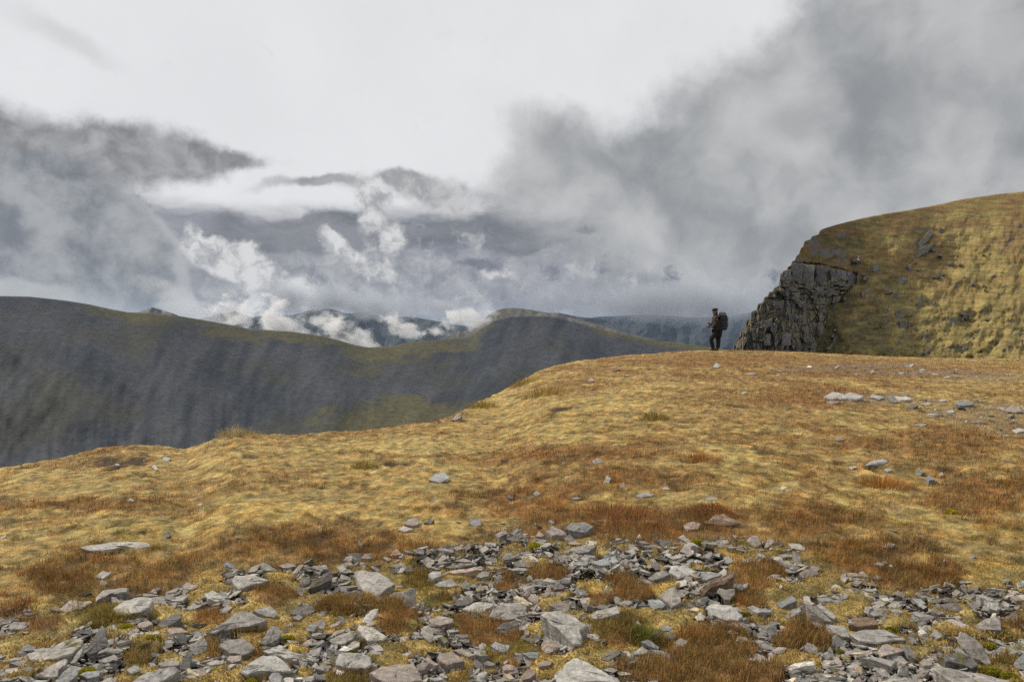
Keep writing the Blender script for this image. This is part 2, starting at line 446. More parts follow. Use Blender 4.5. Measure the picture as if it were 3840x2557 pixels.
def cover(x, y):
    """shares of scree, red grass, moss, peat at ground points"""
    x = np.asarray(x, float); y = np.asarray(y, float)
    u, v = to_uv(x, y, ground_base(x, y))
    infront = y > 1.5
    n1 = fbm(x / 0.55, y / 0.55, 5, 4); n2 = fbm(x / 0.17, y / 0.17, 71, 3); n3 = fbm(x / 1.6, y / 1.6, 13, 4)
    wob = (n1 - 0.5) * 46 + (n2 - 0.5) * 18
    st = np.interp(u, [p[0] for p in SCREE_TOP], [p[1] for p in SCREE_TOP])
    scree = sstep(-12, 16, v - st + wob)
    scree = np.where(infront, scree, sstep(0.42, 0.55, n3))
    gr = np.zeros_like(x); kr = np.zeros_like(x); km = np.zeros_like(x); ko = np.zeros_like(x)
    uu = u + (n2 - 0.5) * 24 + (n1 - .5) * 14; vv = v + (n1 - 0.5) * 18 + (n2 - 0.5) * 14
    for cx, cy, rx, ry, kd in PATCHES:
        q = 1 - ((uu - cx) / rx) ** 2 - ((vv - cy) / ry) ** 2
        q = sstep(-0.15, 0.35, q)
        gr = np.maximum(gr, q)
        if kd == 'r': kr = np.maximum(kr, q)
        elif kd == 'm': km = np.maximum(km, q)
        else: ko = np.maximum(ko, q)
    # stray moss between the stones
    stray = sstep(0.53, 0.62, fbm(x / 0.19, y / 0.19, 211, 4, 0.6) + 0.06 * sstep(620, 200, u)) * 0.9
    km = np.maximum(km, stray * scree)
    gr = np.maximum(gr, stray * scree)
    # second strip of stones out on the right
    strip = np.zeros_like(x)
    for cx, cy, rx, ry in [(985, 413, 70, 13), (1010, 425, 40, 10), (870, 398, 45, 6), (905, 400, 60, 5), (930, 372, 90, 4), (1000, 378, 70, 4), (820, 368, 50, 3.5), (880, 365, 60, 3)]:
        q = 1 - ((u - cx) / rx) ** 2 - ((v - cy) / ry) ** 2
        strip = np.maximum(strip, sstep(-0.2, 0.8, q + (n1 - 0.5) * 2.2))
    scree = np.maximum(scree * (1 - gr), strip * 0.45)
    # colours of the sward
    red = sstep(0.47, 0.66, n3 * 0.5 + n1 * 0.5)
    nm = fbm(x / 0.14, y / 0.12, 307, 4, 0.6)
    yel = sstep(0.43, 0.62, fbm(x / 0.9, y / 0.9, 301, 4) * 0.4 + nm * 0.6)
    for cx, cy, rx, ry in RED_BLOBS:
        q = sstep(-0.6, 0.6, 1 - ((u - cx) / rx) ** 2 - ((v - cy) / ry) ** 2 + (n1 - 0.5) * 2.5 + (nm - 0.5) * 2.6)
        red = np.maximum(red, q * 0.9); yel = yel * (1 - 0.6 * q)
    for cx, cy, rx, ry in YEL_BLOBS:
        q = sstep(-0.6, 0.6, 1 - ((u - cx) / rx) ** 2 - ((v - cy) / ry) ** 2 + (n1 - 0.5) * 2.5 + (nm - 0.5) * 2.6)
        yel = np.maximum(yel, q * 0.9); red = red * (1 - 0.6 * q)
    red = np.maximum(red * (1 - np.maximum(km, ko)), kr); yel = np.maximum(yel * (1 - np.maximum(kr, ko)), km)
    peat = sstep(0.70, 0.78, fbm(x / 0.5, y / 0.3, 401, 4)) * 0.8
    for cx, cy, rx, ry in PEAT:
        q = sstep(-0.3, 0.7, 1 - ((u - cx) / rx) ** 2 - ((v - cy) / ry) ** 2 + (n2 - 0.5) * 2)
        peat = np.maximum(peat, q)
    return dict(scree=scree, red=red, yel=yel, peat=peat * (1 - scree), olive=ko, n1=n1, n2=n2, n3=n3, u=u, v=v, patch=gr)


STRAW = np.array([0.270, 0.172, 0.064]); REDC = np.array([0.190, 0.096, 0.033]); YELC = np.array([0.365, 0.268, 0.090])
OLIVE = np.array([0.135, 0.105, 0.022]); PEATC = np.array([0.045, 0.026, 0.014]); GRITC = np.array([0.055, 0.042, 0.027])  # GRITC is grit darkened to paint in shade between the stones


def sward_colour(c, x=None, y=None):
    def ml(a, b, t): return a + (b - a) * t[:, None]
    k = np.broadcast_to(STRAW, (len(c['red']), 3))
    k = ml(k, YELC, c['yel'] * 0.9)
    k = ml(k, REDC, c['red'] * 0.85)
    k = ml(k, OLIVE, np.clip(c['olive'] + sstep(0.62, 0.75, c['n2']) * 0.5, 0, 1))
    if x is not None:
        # every clump has its own brightness and hue
        a = fbm(x / 0.085, y / 0.085, 701, 3, 0.6); b_ = fbm(x / 0.26, y / 0.26, 709, 3, 0.6)
        k = k * np.clip(0.10 + 1.85 * a, 0.25, 2.0)[:, None] * np.clip(0.75 + 0.5 * b_, 0.7, 1.4)[:, None]
        hue = (fbm(x / 0.13, y / 0.13, 719, 3) - 0.5)[:, None]
        k = k * np.hstack([1 + 0.35 * hue, np.ones_like(hue), 1 - 0.5 * hue])
    return k


# ------------------------------------------------------------------ ground material and mesh
def mat_new(name):
    m = bpy.data.materials.new(name)
    m.use_nodes = True
    T = NT(m.node_tree)
    b = T.n['Principled BSDF']
    b.inputs['Roughness'].default_value = 0.9
    b.inputs['Specular IOR Level'].default_value = 0.2
    return m, T, b


def mat_ground():
    m, T, b = mat_new('sward_and_grit')
    at = T.new('ShaderNodeAttribute', attribute_name='tint')
    geo = T.new('ShaderNodeNewGeometry')
    p = geo.outputs['Position']
    n1 = T.noise(p, 26, 5, 0.7)
    n2 = T.noise(p, 95, 4, 0.7)
    n0 = T.noise(T.map(p, scale=(1, 1.3, 1)), 5.5, 4, 0.62)
    val = T.m('ADD', T.m('MULTIPLY', n1, 1.1), T.m('MULTIPLY', n2, 1.1))
    val = T.m('MULTIPLY', T.ramp(val, 0.75, 1.45, 0.40, 1.6, False), T.ramp(n0, 0.32, 0.68, 0.78, 1.20, False))
    c = T.vm('SCALE', at.outputs['Color'], scale=val)
    T.put(b.inputs['Base Color'], c)
    bump = T.new('ShaderNodeBump')
    bump.inputs['Strength'].default_value = 0.9
    bump.inputs['Distance'].default_value = 0.03
    T.put(bump.inputs['Height'], T.m('ADD', n1, T.m('MULTIPLY', n2, 0.5)))
    T.l.new(bump.outputs[0], b.inputs['Normal'])
    return m


def build_ground():
    th_in = np.linspace(R(-46), R(46), 800)
    th_out = np.linspace(R(46), R(314), 80)[1:-1]
    th = np.concatenate([th_in, th_out])
    r = np.concatenate([[0.05, 0.6, 1.2, 1.8], np.geomspace(2.3, 48, 420), np.geomspace(48, 900, 70)[1:]])
    RR, TH = np.meshgrid(r, th, indexing='ij')
    x = (RR * np.sin(TH)).ravel(); y = (RR * np.cos(TH)).ravel()
    z = ground_z(x, y)
    c = cover(x, y)
    # stones have pushed the turf aside: scree lies a little lower
    z = z - 0.018 * c['scree'] * (np.hypot(x, y) < 60)
    z = z + 0.012 * c['patch'] * sstep(560, 600, c['v']) * (np.hypot(x, y) < 12) - 0.035 * c['peat'] * (np.hypot(x, y) < 45)
    k = sward_colour(c, x, y)
    k = k * (1 - c['peat'][:, None]) + PEATC * c['peat'][:, None]
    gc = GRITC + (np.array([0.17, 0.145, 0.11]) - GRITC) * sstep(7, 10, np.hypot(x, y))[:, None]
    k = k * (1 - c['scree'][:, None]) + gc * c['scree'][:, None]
    far = sstep(50, 110, np.hypot(x, y))[:, None]
    k = k * (1 - far) + np.array([0.085, 0.075, 0.035]) * far
    me = mesh_np('ground', np.stack([x, y, z], 1), grid_faces(len(r), len(th), wrap=True), {'tint': k})
    link('ground', me, mat_ground(), kind='structure', label='brown and yellow grassy plateau with scree')
    # valley sheet that reaches the horizon
    a = np.linspace(0, 2 * np.pi, 97)[:-1]
    rr = np.geomspace(150, 12000, 40)
    RR, AA = np.meshgrid(rr, a, indexing='ij')
    x = (RR * np.sin(AA)).ravel(); y = (RR * np.cos(AA)).ravel()
    z = -400 + (fbm(x / 900, y / 900, 17, 4) - 0.5) * 60
    me = mesh_np('valley', np.stack([x, y, z], 1), grid_faces(len(rr), len(a), wrap=True))
    m, T, b = mat_new('valley_floor')
    geo = T.new('ShaderNodeNewGeometry')
    T.put(b.inputs['Base Color'], T.mix(T.ramp(T.noise(geo.outputs['Position'], 0.004, 6, 0.6), 0.35, 0.65), (0.05, 0.055, 0.03), (0.085, 0.08, 0.045)))
    link('valley', me, m, kind='structure')


build_ground()
# ------------------------------------------------------------------ hills: surfaces given by bearing, height angle and distance
def relief(name, sil, u0, u1, nu, nt, v_base, d_base, d_top, disp, power=1.4, back=6, k=9, cols=None, mat=None, **props):
    us, vs = smooth_table(sil, u0, u1, 4001, k)
    u = np.linspace(u0, u1, nu)
    vt = np.interp(u, us, vs)
    kk = 2 * (nu // 24) + 1
    db = smooth_table(d_base, u0, u1, nu, kk)[1]; dt = smooth_table(d_top, u0, u1, nu, kk)[1]
    vb = np.interp(u, *zip(*v_base))
    t = np.linspace(0, 1, nt)
    U, Tm = np.meshgrid(u, t, indexing='ij')
    V = vb[:, None] + (vt - vb)[:, None] * Tm
    D = db[:, None] + (dt - db)[:, None] * Tm ** power
    D = D + disp(U, V, Tm, D)
    X = (U - 512) / F * D; Z = -(V - HOR) / F * D
    # the far side falls away behind the skyline
    Xb, Yb, Zb = [X], [D], [Z]
    for i in range(1, back + 1):
        f = (i / back) ** 1.3
        dd = D[:, -1:] * (1 + 0.5 * f)
        zz = Z[:, -1:] - np.abs(dt - db)[:, None] * 0.9 * f ** 1.2 - 0.02 * D[:, -1:] * f
        Xb.append((U[:, -1:] - 512) / F * dd); Yb.append(dd); Zb.append(np.maximum(zz, -425))
    X = np.hstack(Xb); Y = np.hstack(Yb); Z = np.hstack(Zb)
    co = np.stack([X.ravel(), Y.ravel(), Z.ravel()], 1)
    at = {}
    if cols:
        for an, fn in cols.items():
            a = fn(U, V, Tm)
            a = np.hstack([a, np.repeat(a[:, -1:], back, 1)])
            at[an] = a.ravel()
    fc = grid_faces(nu, X.shape[1])
    me = mesh_np(name, co, fc, at)
    o = link(name, me, mat, **props)
    return o, (u, vt, vb, db, dt, power)


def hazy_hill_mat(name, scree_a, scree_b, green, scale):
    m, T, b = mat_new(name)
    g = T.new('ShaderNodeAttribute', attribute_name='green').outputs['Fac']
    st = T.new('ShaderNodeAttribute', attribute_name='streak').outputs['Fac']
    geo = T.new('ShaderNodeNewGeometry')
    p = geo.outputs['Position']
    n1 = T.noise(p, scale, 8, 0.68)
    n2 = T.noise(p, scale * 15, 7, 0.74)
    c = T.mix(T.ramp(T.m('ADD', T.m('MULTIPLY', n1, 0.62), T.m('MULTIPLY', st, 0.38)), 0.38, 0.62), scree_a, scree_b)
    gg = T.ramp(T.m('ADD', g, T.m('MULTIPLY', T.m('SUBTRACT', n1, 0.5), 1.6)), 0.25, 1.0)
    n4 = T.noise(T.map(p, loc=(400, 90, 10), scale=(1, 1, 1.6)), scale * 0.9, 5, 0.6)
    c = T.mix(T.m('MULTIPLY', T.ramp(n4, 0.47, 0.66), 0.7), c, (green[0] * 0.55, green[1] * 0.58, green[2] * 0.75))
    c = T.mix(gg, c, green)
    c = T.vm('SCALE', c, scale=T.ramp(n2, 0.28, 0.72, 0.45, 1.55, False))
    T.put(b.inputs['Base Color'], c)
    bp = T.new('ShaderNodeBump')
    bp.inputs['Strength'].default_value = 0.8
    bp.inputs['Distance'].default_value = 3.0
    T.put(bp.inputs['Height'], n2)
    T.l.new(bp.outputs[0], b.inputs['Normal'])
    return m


RIDGE = [(-400, 280), (-150, 289), (0, 295.6), (30, 296.2), (65, 300), (90, 304), (110, 308.5), (128, 311.8), (150, 312.3), (175, 315), (200, 319), (230, 324.5), (250, 328.6),
         (290, 331), (320, 335), (340, 340), (355, 344.6), (368, 346.8), (390, 346), (410, 342), (430, 340), (450, 338.6), (466, 337), (474, 333.5), (484, 326), (497, 319.3), (509, 317),
         (521, 315.8), (545, 315.6), (556, 317), (568, 320), (594, 327), (608, 331), (632, 335.6), (664, 341), (703, 345.4), (740, 352), (800, 365), (1000, 420)]


def ridge_disp(U, V, Tm, D):
    # gullies run down the fall line, deeper towards the foot
    q = fbm(U / 34 + (V - 300) * 0.020, V / 120, 61, 5, 0.5) - 0.5
    q2 = fbm(U / 7.5 + (V - 300) * 0.02, V / 70, 67, 4, 0.6) - 0.5
    w = sstep(0.0, 0.25, 1 - Tm)
    but = fbm(U / 90 - (V - 300) * 0.008, V / 200, 65, 3, 0.5) - 0.5
    return (but * 150 * w + q * 40 * w * (0.3 + 0.8 * (1 - Tm)) + q2 * 6 * w)


def ridge_green(U, V, Tm):
    sil = np.interp(U, *zip(*RIDGE))
    dv = V - sil
    n = fbm(U / 30, V / 12, 131, 4)
    top = sstep(22, 4, dv + (n - 0.5) * 30) * sstep(40, 120, U) * sstep(520, 470, U)
    top = np.maximum(top, sstep(9, 2, dv + (n - .5) * 8) * sstep(570, 610, U))
    col = sstep(-0.4, 0.9, 1 - ((U - 372) / 26) ** 2 - ((V - 365) / 22) ** 2 + (n - .5) * 2)
    floor = sstep(-0.5, 0.8, 1 - ((U - 385) / 95) ** 2 - ((V - 424) / 26) ** 2 + (n - .5) * 2.2)
    left = 0.35 * sstep(0.5, 0.75, fbm(U / 18, V / 60, 151, 4)) * sstep(380, 440, V)
    return np.clip(np.maximum.reduce([top * 0.9, col * 0.7, floor, left]), 0, 1)


def streak(U, V, Tm):
    a = fbm(U / 11 + (V - 300) * 0.05, V / 40, 171, 5, 0.6)
    b = fbm(U / 5.5 + (V - 300) * 0.012, V / 70, 177, 4, 0.6)
    w = sstep(360, 420, V) * sstep(330, 200, U)
    return np.clip(0.5 + (a - 0.5) * (1 - w) + (b - 0.5) * 1.2 * w, 0, 1)


def build_far():
    mr = hazy_hill_mat('scree_and_grass_far', (0.018, 0.023, 0.030), (0.048, 0.049, 0.054), (0.072, 0.063, 0.024), 0.006)  # dark scree colours also stand in for shade on the slope
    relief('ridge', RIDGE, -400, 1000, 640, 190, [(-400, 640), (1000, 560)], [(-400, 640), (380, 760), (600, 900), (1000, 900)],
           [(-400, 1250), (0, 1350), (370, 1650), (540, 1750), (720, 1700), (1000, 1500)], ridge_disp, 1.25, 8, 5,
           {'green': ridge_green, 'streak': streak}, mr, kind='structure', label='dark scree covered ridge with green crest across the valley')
    m2 = hazy_hill_mat('scree_and_grass_farther', (0.060, 0.056, 0.050), (0.105, 0.098, 0.085), (0.08, 0.075, 0.03), 0.004)
    flat = lambda U, V, Tm, D: (fbm(U / 8, V / 14, 83, 4) - 0.5) * 50
    z0 = lambda U, V, Tm: fbm(U / 12, V / 8, 91, 3) * 0.7
    relief('hill', [(430, 345), (446, 336), (455, 332.5), (465, 330.5), (475, 326), (489, 314.5), (497, 309.7), (505, 307.6), (515, 307.5), (529, 308.8), (545, 311.8), (557, 314), (570, 317), (590, 322), (640, 336), (700, 350)],
           430, 700, 220, 50, [(430, 380), (700, 380)], [(430, 2200), (700, 2200)], [(430, 2500), (510, 2700), (700, 2500)], flat, 1.2, 6, 5,
           {'green': z0, 'streak': streak}, m2, kind='structure', label='rounded summit behind the ridge, half wrapped in cloud')
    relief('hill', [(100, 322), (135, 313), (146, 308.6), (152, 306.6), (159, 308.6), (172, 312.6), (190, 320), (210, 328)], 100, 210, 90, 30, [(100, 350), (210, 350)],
           [(100, 1900), (210, 1900)], [(100, 2000), (210, 2000)], flat, 1.2, 6, 5, {'green': z0, 'streak': streak}, hazy_hill_mat('haze_paled_scree', (0.11, 0.115, 0.12), (0.19, 0.19, 0.19), (0.10, 0.10, 0.07), 0.004), kind='structure', label='small pale hump behind the ridge crest')  # hump colours lightened to imitate haze in front of it
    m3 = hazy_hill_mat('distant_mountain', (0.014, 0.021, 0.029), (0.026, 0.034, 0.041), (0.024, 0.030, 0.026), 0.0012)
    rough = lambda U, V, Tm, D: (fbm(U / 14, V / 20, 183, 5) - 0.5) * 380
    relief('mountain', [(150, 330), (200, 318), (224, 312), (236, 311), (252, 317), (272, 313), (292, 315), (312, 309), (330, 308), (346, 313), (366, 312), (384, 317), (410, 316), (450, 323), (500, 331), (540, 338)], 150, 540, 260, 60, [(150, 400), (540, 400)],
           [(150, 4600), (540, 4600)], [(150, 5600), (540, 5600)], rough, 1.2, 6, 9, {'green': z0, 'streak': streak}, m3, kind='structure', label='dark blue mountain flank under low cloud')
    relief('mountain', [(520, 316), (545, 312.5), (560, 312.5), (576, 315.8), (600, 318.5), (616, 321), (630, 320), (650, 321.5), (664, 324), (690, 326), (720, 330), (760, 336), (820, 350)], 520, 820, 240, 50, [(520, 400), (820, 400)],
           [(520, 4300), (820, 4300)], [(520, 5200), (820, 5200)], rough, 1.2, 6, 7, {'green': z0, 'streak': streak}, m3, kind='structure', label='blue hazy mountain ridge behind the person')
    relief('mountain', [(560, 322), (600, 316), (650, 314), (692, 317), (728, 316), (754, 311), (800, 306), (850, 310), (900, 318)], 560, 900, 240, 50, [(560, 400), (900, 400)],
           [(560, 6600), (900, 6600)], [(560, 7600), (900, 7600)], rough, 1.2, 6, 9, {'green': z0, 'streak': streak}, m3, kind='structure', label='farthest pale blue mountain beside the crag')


build_far()

# ------------------------------------------------------------------ the near hill with the crag
HILL = [(700, 420), (722, 372), (731, 352), (735, 343.5), (739, 336), (740.5, 330.5), (745, 327), (746.5, 320), (750, 318), (751.5, 311), (756.5, 309.5), (758, 303.5), (763, 302), (764.2, 297), (768, 295.5), (769.2, 291.5),
        (773, 291), (774.2, 287.5), (779, 285.5), (780.4, 273.5), (786.5, 271.5), (787.8, 266.5), (791, 265), (792.2, 261), (795, 260), (796.4, 255.5), (799, 254), (800.6, 248), (803, 246.5), (804.4, 241), (810.5, 239),
        (812, 236), (818.5, 234), (820.2, 229.8), (824, 228.2), (836, 224.5), (848, 221.3), (864, 217.4),
        (884, 213.6), (910, 209.5), (935, 205), (960, 199.3), (980, 196.3), (1000, 193.5), (1024, 191.2), (1100, 184), (1250, 176), (1500, 172)]
HB = [(700, 300), (735, 296), (800, 285), (860, 255), (1024, 205), (1250, 165), (1500, 140)]
HT = [(700, 330), (735, 318), (780, 330), (800, 352), (822, 385), (860, 420), (935, 455), (1024, 470), (1250, 480), (1500, 480)]
HVB = [(700, 560), (1500, 640)]


def gpoly(tile, pts):
    return np.array([tpx(tile, p) for p in pts])


def in_poly(U, V, poly):
    inside = np.zeros(U.shape, bool)
    n = len(poly)
    for i in range(n):
        x0, y0 = poly[i]; x1, y1 = poly[(i + 1) % n]
        cond = ((y0 > V) != (y1 > V)) & (U < (x1 - x0) * (V - y0) / (y1 - y0 + 1e-9) + x0)
        inside ^= cond
    return inside


CRAG = gpoly('G', [(850, 235), (1200, 255), (1480, 315), (1760, 380), (1760, 520), (1600, 660), (1520, 790), (1340, 830), (1330, 1060), (1260, 1250), (1200, 1320), (1180, 1560), (-300, 1560), (0, 1250), (150, 960), (330, 760), (480, 650), (600, 500), (620, 300), (800, 200)])
GULLY = gpoly('G', [(1760, 400), (1850, 420), (1830, 700), (1750, 950), (1600, 1150), (1400, 1400), (1300, 1560), (1180, 1560), (1300, 1250), (1370, 950), (1530, 780), (1650, 640)])


def hill_disp(U, V, Tm, D):
    w = sstep(0.0, 0.10, 1 - Tm)
    wob = (fbm(U / 5, V / 5, 19, 3) - .5)
    inside = in_poly(U + wob * 6, V + wob * 4, CRAG)
    q = (fbm(U / 40 + V / 90, V / 55 - U / 160, 211, 4) - 0.5) * 46
    q += (fbm(U / 9 + V / 16, V / 7 - U / 40, 217, 5, 0.6) - 0.5) * 8
    q += (fbm(U / 2.6 + V / 5, V / 2.4, 219, 4, 0.65) - 0.5) * 3.4
    low = sstep(0.9, 0.3, Tm)
    GL = gpoly('G', [(1815, 380), (1760, 640), (1600, 900), (1480, 1120), (1330, 1340), (1200, 1560)])
    dist = np.full(U.shape, 99.0)
    for a_, b_ in zip(GL[:-1], GL[1:]):
        ab = b_ - a_; t_ = np.clip(((U - a_[0]) * ab[0] + (V - a_[1]) * ab[1]) / (ab @ ab), 0, 1)
        dist = np.minimum(dist, np.hypot(U - a_[0] - t_ * ab[0], V - a_[1] - t_ * ab[1]))
    gul = sstep(15, 2, dist)
    rock = np.floor(fbm(U / 7, V / 16, 223, 3) * 9) / 9 * 10 + (fbm(U / 2.2, V / 5, 227, 4) - .5) * 6
    res = q * w * (0.45 + 0.7 * low)
    res = np.where(inside, rock * w * 0.5 + 1.0, res)
    return res + gul * 7.0 * w


def hill_rock(U, V, Tm):
    wob = (fbm(U / 4, V / 4, 19, 4) - .5)
    a = in_poly(U + wob * 9, V + wob * 7, CRAG).astype(float)
    n = fbm(U / 6 + V / 10, V / 4.2 - U / 30, 233, 5, 0.62)
    lower = sstep(215, 330, V) * sstep(840, 890, U + (V - 300) * .4)
    b = sstep(0.60, 0.68, n + 0.04 * lower - 0.02) * (0.35 + 0.65 * lower)
    far = sstep(0.52, 0.62, fbm(U / 24, V / 5, 241, 5, 0.6)) * sstep(-0.2, 0.6, 1 - ((U - 990) / 90) ** 2 - ((V - 235) / 24) ** 2) * 0.75
    side = sstep(0.52, 0.66, fbm(U / 6, V / 9, 251, 4)) * sstep(880, 830, U) * sstep(320, 300, V) * sstep(215, 240, V) * .8
    dg = fbm((U + V * 1.1) / 34, (V - U * 0.55) / 7.5, 291, 5, 0.6)
    band = sstep(0.57, 0.66, dg) * (0.3 + 0.6 * lower) * sstep(0.4, 0.55, fbm(U / 20, V / 20, 297, 3))
    return np.clip(np.maximum.reduce([a, b, far, side, band]), 0, 1)


def hill_tone(U, V, Tm):
    # 0 olive, 1 golden
    n = fbm(U / 20 + V / 30, V / 9, 261, 5, 0.6)
    top = sstep(0.55, 0.95, Tm)
    return np.clip(0.25 + 0.9 * (n - 0.3) + 0.25 * sstep(860, 960, U) - 0.5 * sstep(870, 820, U) + 0.1 * top, 0, 1)


def hill_red(U, V, Tm):
    return np.clip(sstep(0.62, 0.95, Tm) * 0.7 * sstep(0.35, 0.6, fbm(U / 30, V / 8, 271, 4)), 0, 1)


def rock_nodes(T, p, scale, tint):
    """schist: grey with pale lichen, dark stains and warm flecks"""
    n1 = T.noise(p, scale, 6, 0.62)
    n2 = T.noise(p, scale * 4.2, 5, 0.68)
    n3 = T.noise(p, scale * 15, 3, 0.7)
    n4 = T.noise(T.map(p, loc=(7, 3, 1)), scale * 1.7, 5, 0.6)
    c = T.vm('SCALE', tint, scale=T.ramp(n2, 0.3, 0.72, 0.62, 1.32, False))
    c = T.mix(T.m('MULTIPLY', T.ramp(n1, 0.54, 0.68), 0.55), c, T.vm('MULTIPLY', tint, (1.55, 1.55, 1.52)))
    c = T.mix(T.m('MULTIPLY', T.ramp(n4, 0.57, 0.66), 0.50), c, T.vm('MULTIPLY', tint, (0.42, 0.40, 0.39)))
    c = T.mix(T.m('MULTIPLY', T.ramp(n4, 0.40, 0.28), 0.45), c, T.vm('MULTIPLY', tint, (1.25, 1.02, 0.80)))
    c = T.vm('SCALE', c, scale=T.ramp(n3, 0.25, 0.75, 0.66, 1.34, False))
    h = T.m('ADD', T.m('MULTIPLY', n2, 0.6), T.m('MULTIPLY', n3, 0.25))
    return c, h


def mat_hill():
    m, T, b = mat_new('hill_turf_and_rock')
    at = lambda s: T.new('ShaderNodeAttribute', attribute_name=s).outputs['Fac']
    geo = T.new('ShaderNodeNewGeometry')
    p = geo.outputs['Position']
    n1 = T.noise(p, 0.16, 6, 0.65)
    n2 = T.noise(p, 0.9, 6, 0.7)
    n3 = T.noise(p, 2.6, 5, 0.75)
    dg = T.noise(T.map(p, rot=(0, R(35), 0), scale=(0.10, 0.10, 0.55)), 1.0, 6, 0.66)
    g = T.mix(T.ramp(T.m('ADD', at('tone'), T.m('MULTIPLY', T.m('SUBTRACT', n1, 0.5), 0.9)), 0.15, 0.85), (0.092, 0.080, 0.024), (0.272, 0.206, 0.068))
    g = T.mix(at('red'), g, (0.175, 0.098, 0.034))
    g = T.vm('SCALE', g, scale=T.m('MULTIPLY', T.m('MULTIPLY', T.ramp(dg, 0.32, 0.68, 0.55, 1.4, False), T.ramp(n2, 0.28, 0.74, 0.55, 1.45, False)), T.ramp(n3, 0.25, 0.75, 0.6, 1.4, False)))
    rc, h = rock_nodes(T, T.map(p, scale=(1, 1, 0.5)), 0.35, (0.125, 0.122, 0.120))
    rk = T.ramp(T.m('ADD', at('rock'), T.m('MULTIPLY', T.m('SUBTRACT', n2, 0.5), 0.9)), 0.35, 0.7)
    # turf clings to the ledges of the rock
    sp = T.new('ShaderNodeSeparateXYZ')
    T.l.new(geo.outputs['Normal'], sp.inputs[0])
    ledge = T.ramp(T.m('ADD', sp.outputs[2], T.m('MULTIPLY', T.m('SUBTRACT', n1, .5), .6)), 0.50, 0.74)
    rk = T.m('MULTIPLY', rk, T.m('SUBTRACT', 1.0, T.m('MULTIPLY', ledge, 0.9)))
    T.put(b.inputs['Base Color'], T.mix(rk, g, rc))
    bp = T.new('ShaderNodeBump')
    bp.inputs['Strength'].default_value = 0.9
    bp.inputs['Distance'].default_value = 0.8
    T.put(bp.inputs['Height'], T.m('ADD', n2, T.m('MULTIPLY', n3, 0.35)))
    T.l.new(bp.outputs[0], b.inputs['Normal'])
    return m


hill, HP = relief('hillside', HILL, 700, 1500, 880, 240, HVB, HB, HT, hill_disp, 1.55, 10, 3,
                  {'rock': hill_rock, 'tone': hill_tone, 'red': hill_red}, mat_hill(), kind='structure', label='golden grassy hillside studded with grey rocks')


def hill_depth(u, v):
    U, vt, vb, db, dt, pw = HP
    vt = np.interp(u, U, vt); vb = np.interp(u, U, vb); db = np.interp(u, U, db); dt = np.interp(u, U, dt)
    t = np.clip((v - vb) / (vt - vb), 0, 1)
    return db + (dt - db) * t ** pw


ROCK_FAR = None


def mat_crag():
    m, T, b = mat_new('crag_rock')
    oi = T.new('ShaderNodeObjectInfo')
    geo = T.new('ShaderNodeNewGeometry')
    c, h = rock_nodes(T, T.map(geo.outputs['Position'], scale=(1, 1, 0.55)), 0.42, oi.outputs['Color'])
    sp = T.new('ShaderNodeSeparateXYZ')
    T.l.new(geo.outputs['Normal'], sp.inputs[0])
    n = T.noise(geo.outputs['Position'], 0.5, 5, 0.65)
    ledge = T.ramp(T.m('ADD', sp.outputs[2], T.m('MULTIPLY', T.m('SUBTRACT', n, .5), .7)), 0.52, 0.76)
    c = T.mix(ledge, c, T.mix(T.ramp(n, .35, .65), (0.085, 0.072, 0.020), (0.20, 0.15, 0.04)))
    T.put(b.inputs['Base Color'], c)
    bp = T.new('ShaderNodeBump')
    bp.inputs['Strength'].default_value = 1.0
    bp.inputs['Distance'].default_value = 0.6
    T.put(bp.inputs['Height'], h)
    T.l.new(bp.outputs[0], b.inputs['Normal'])
    return m


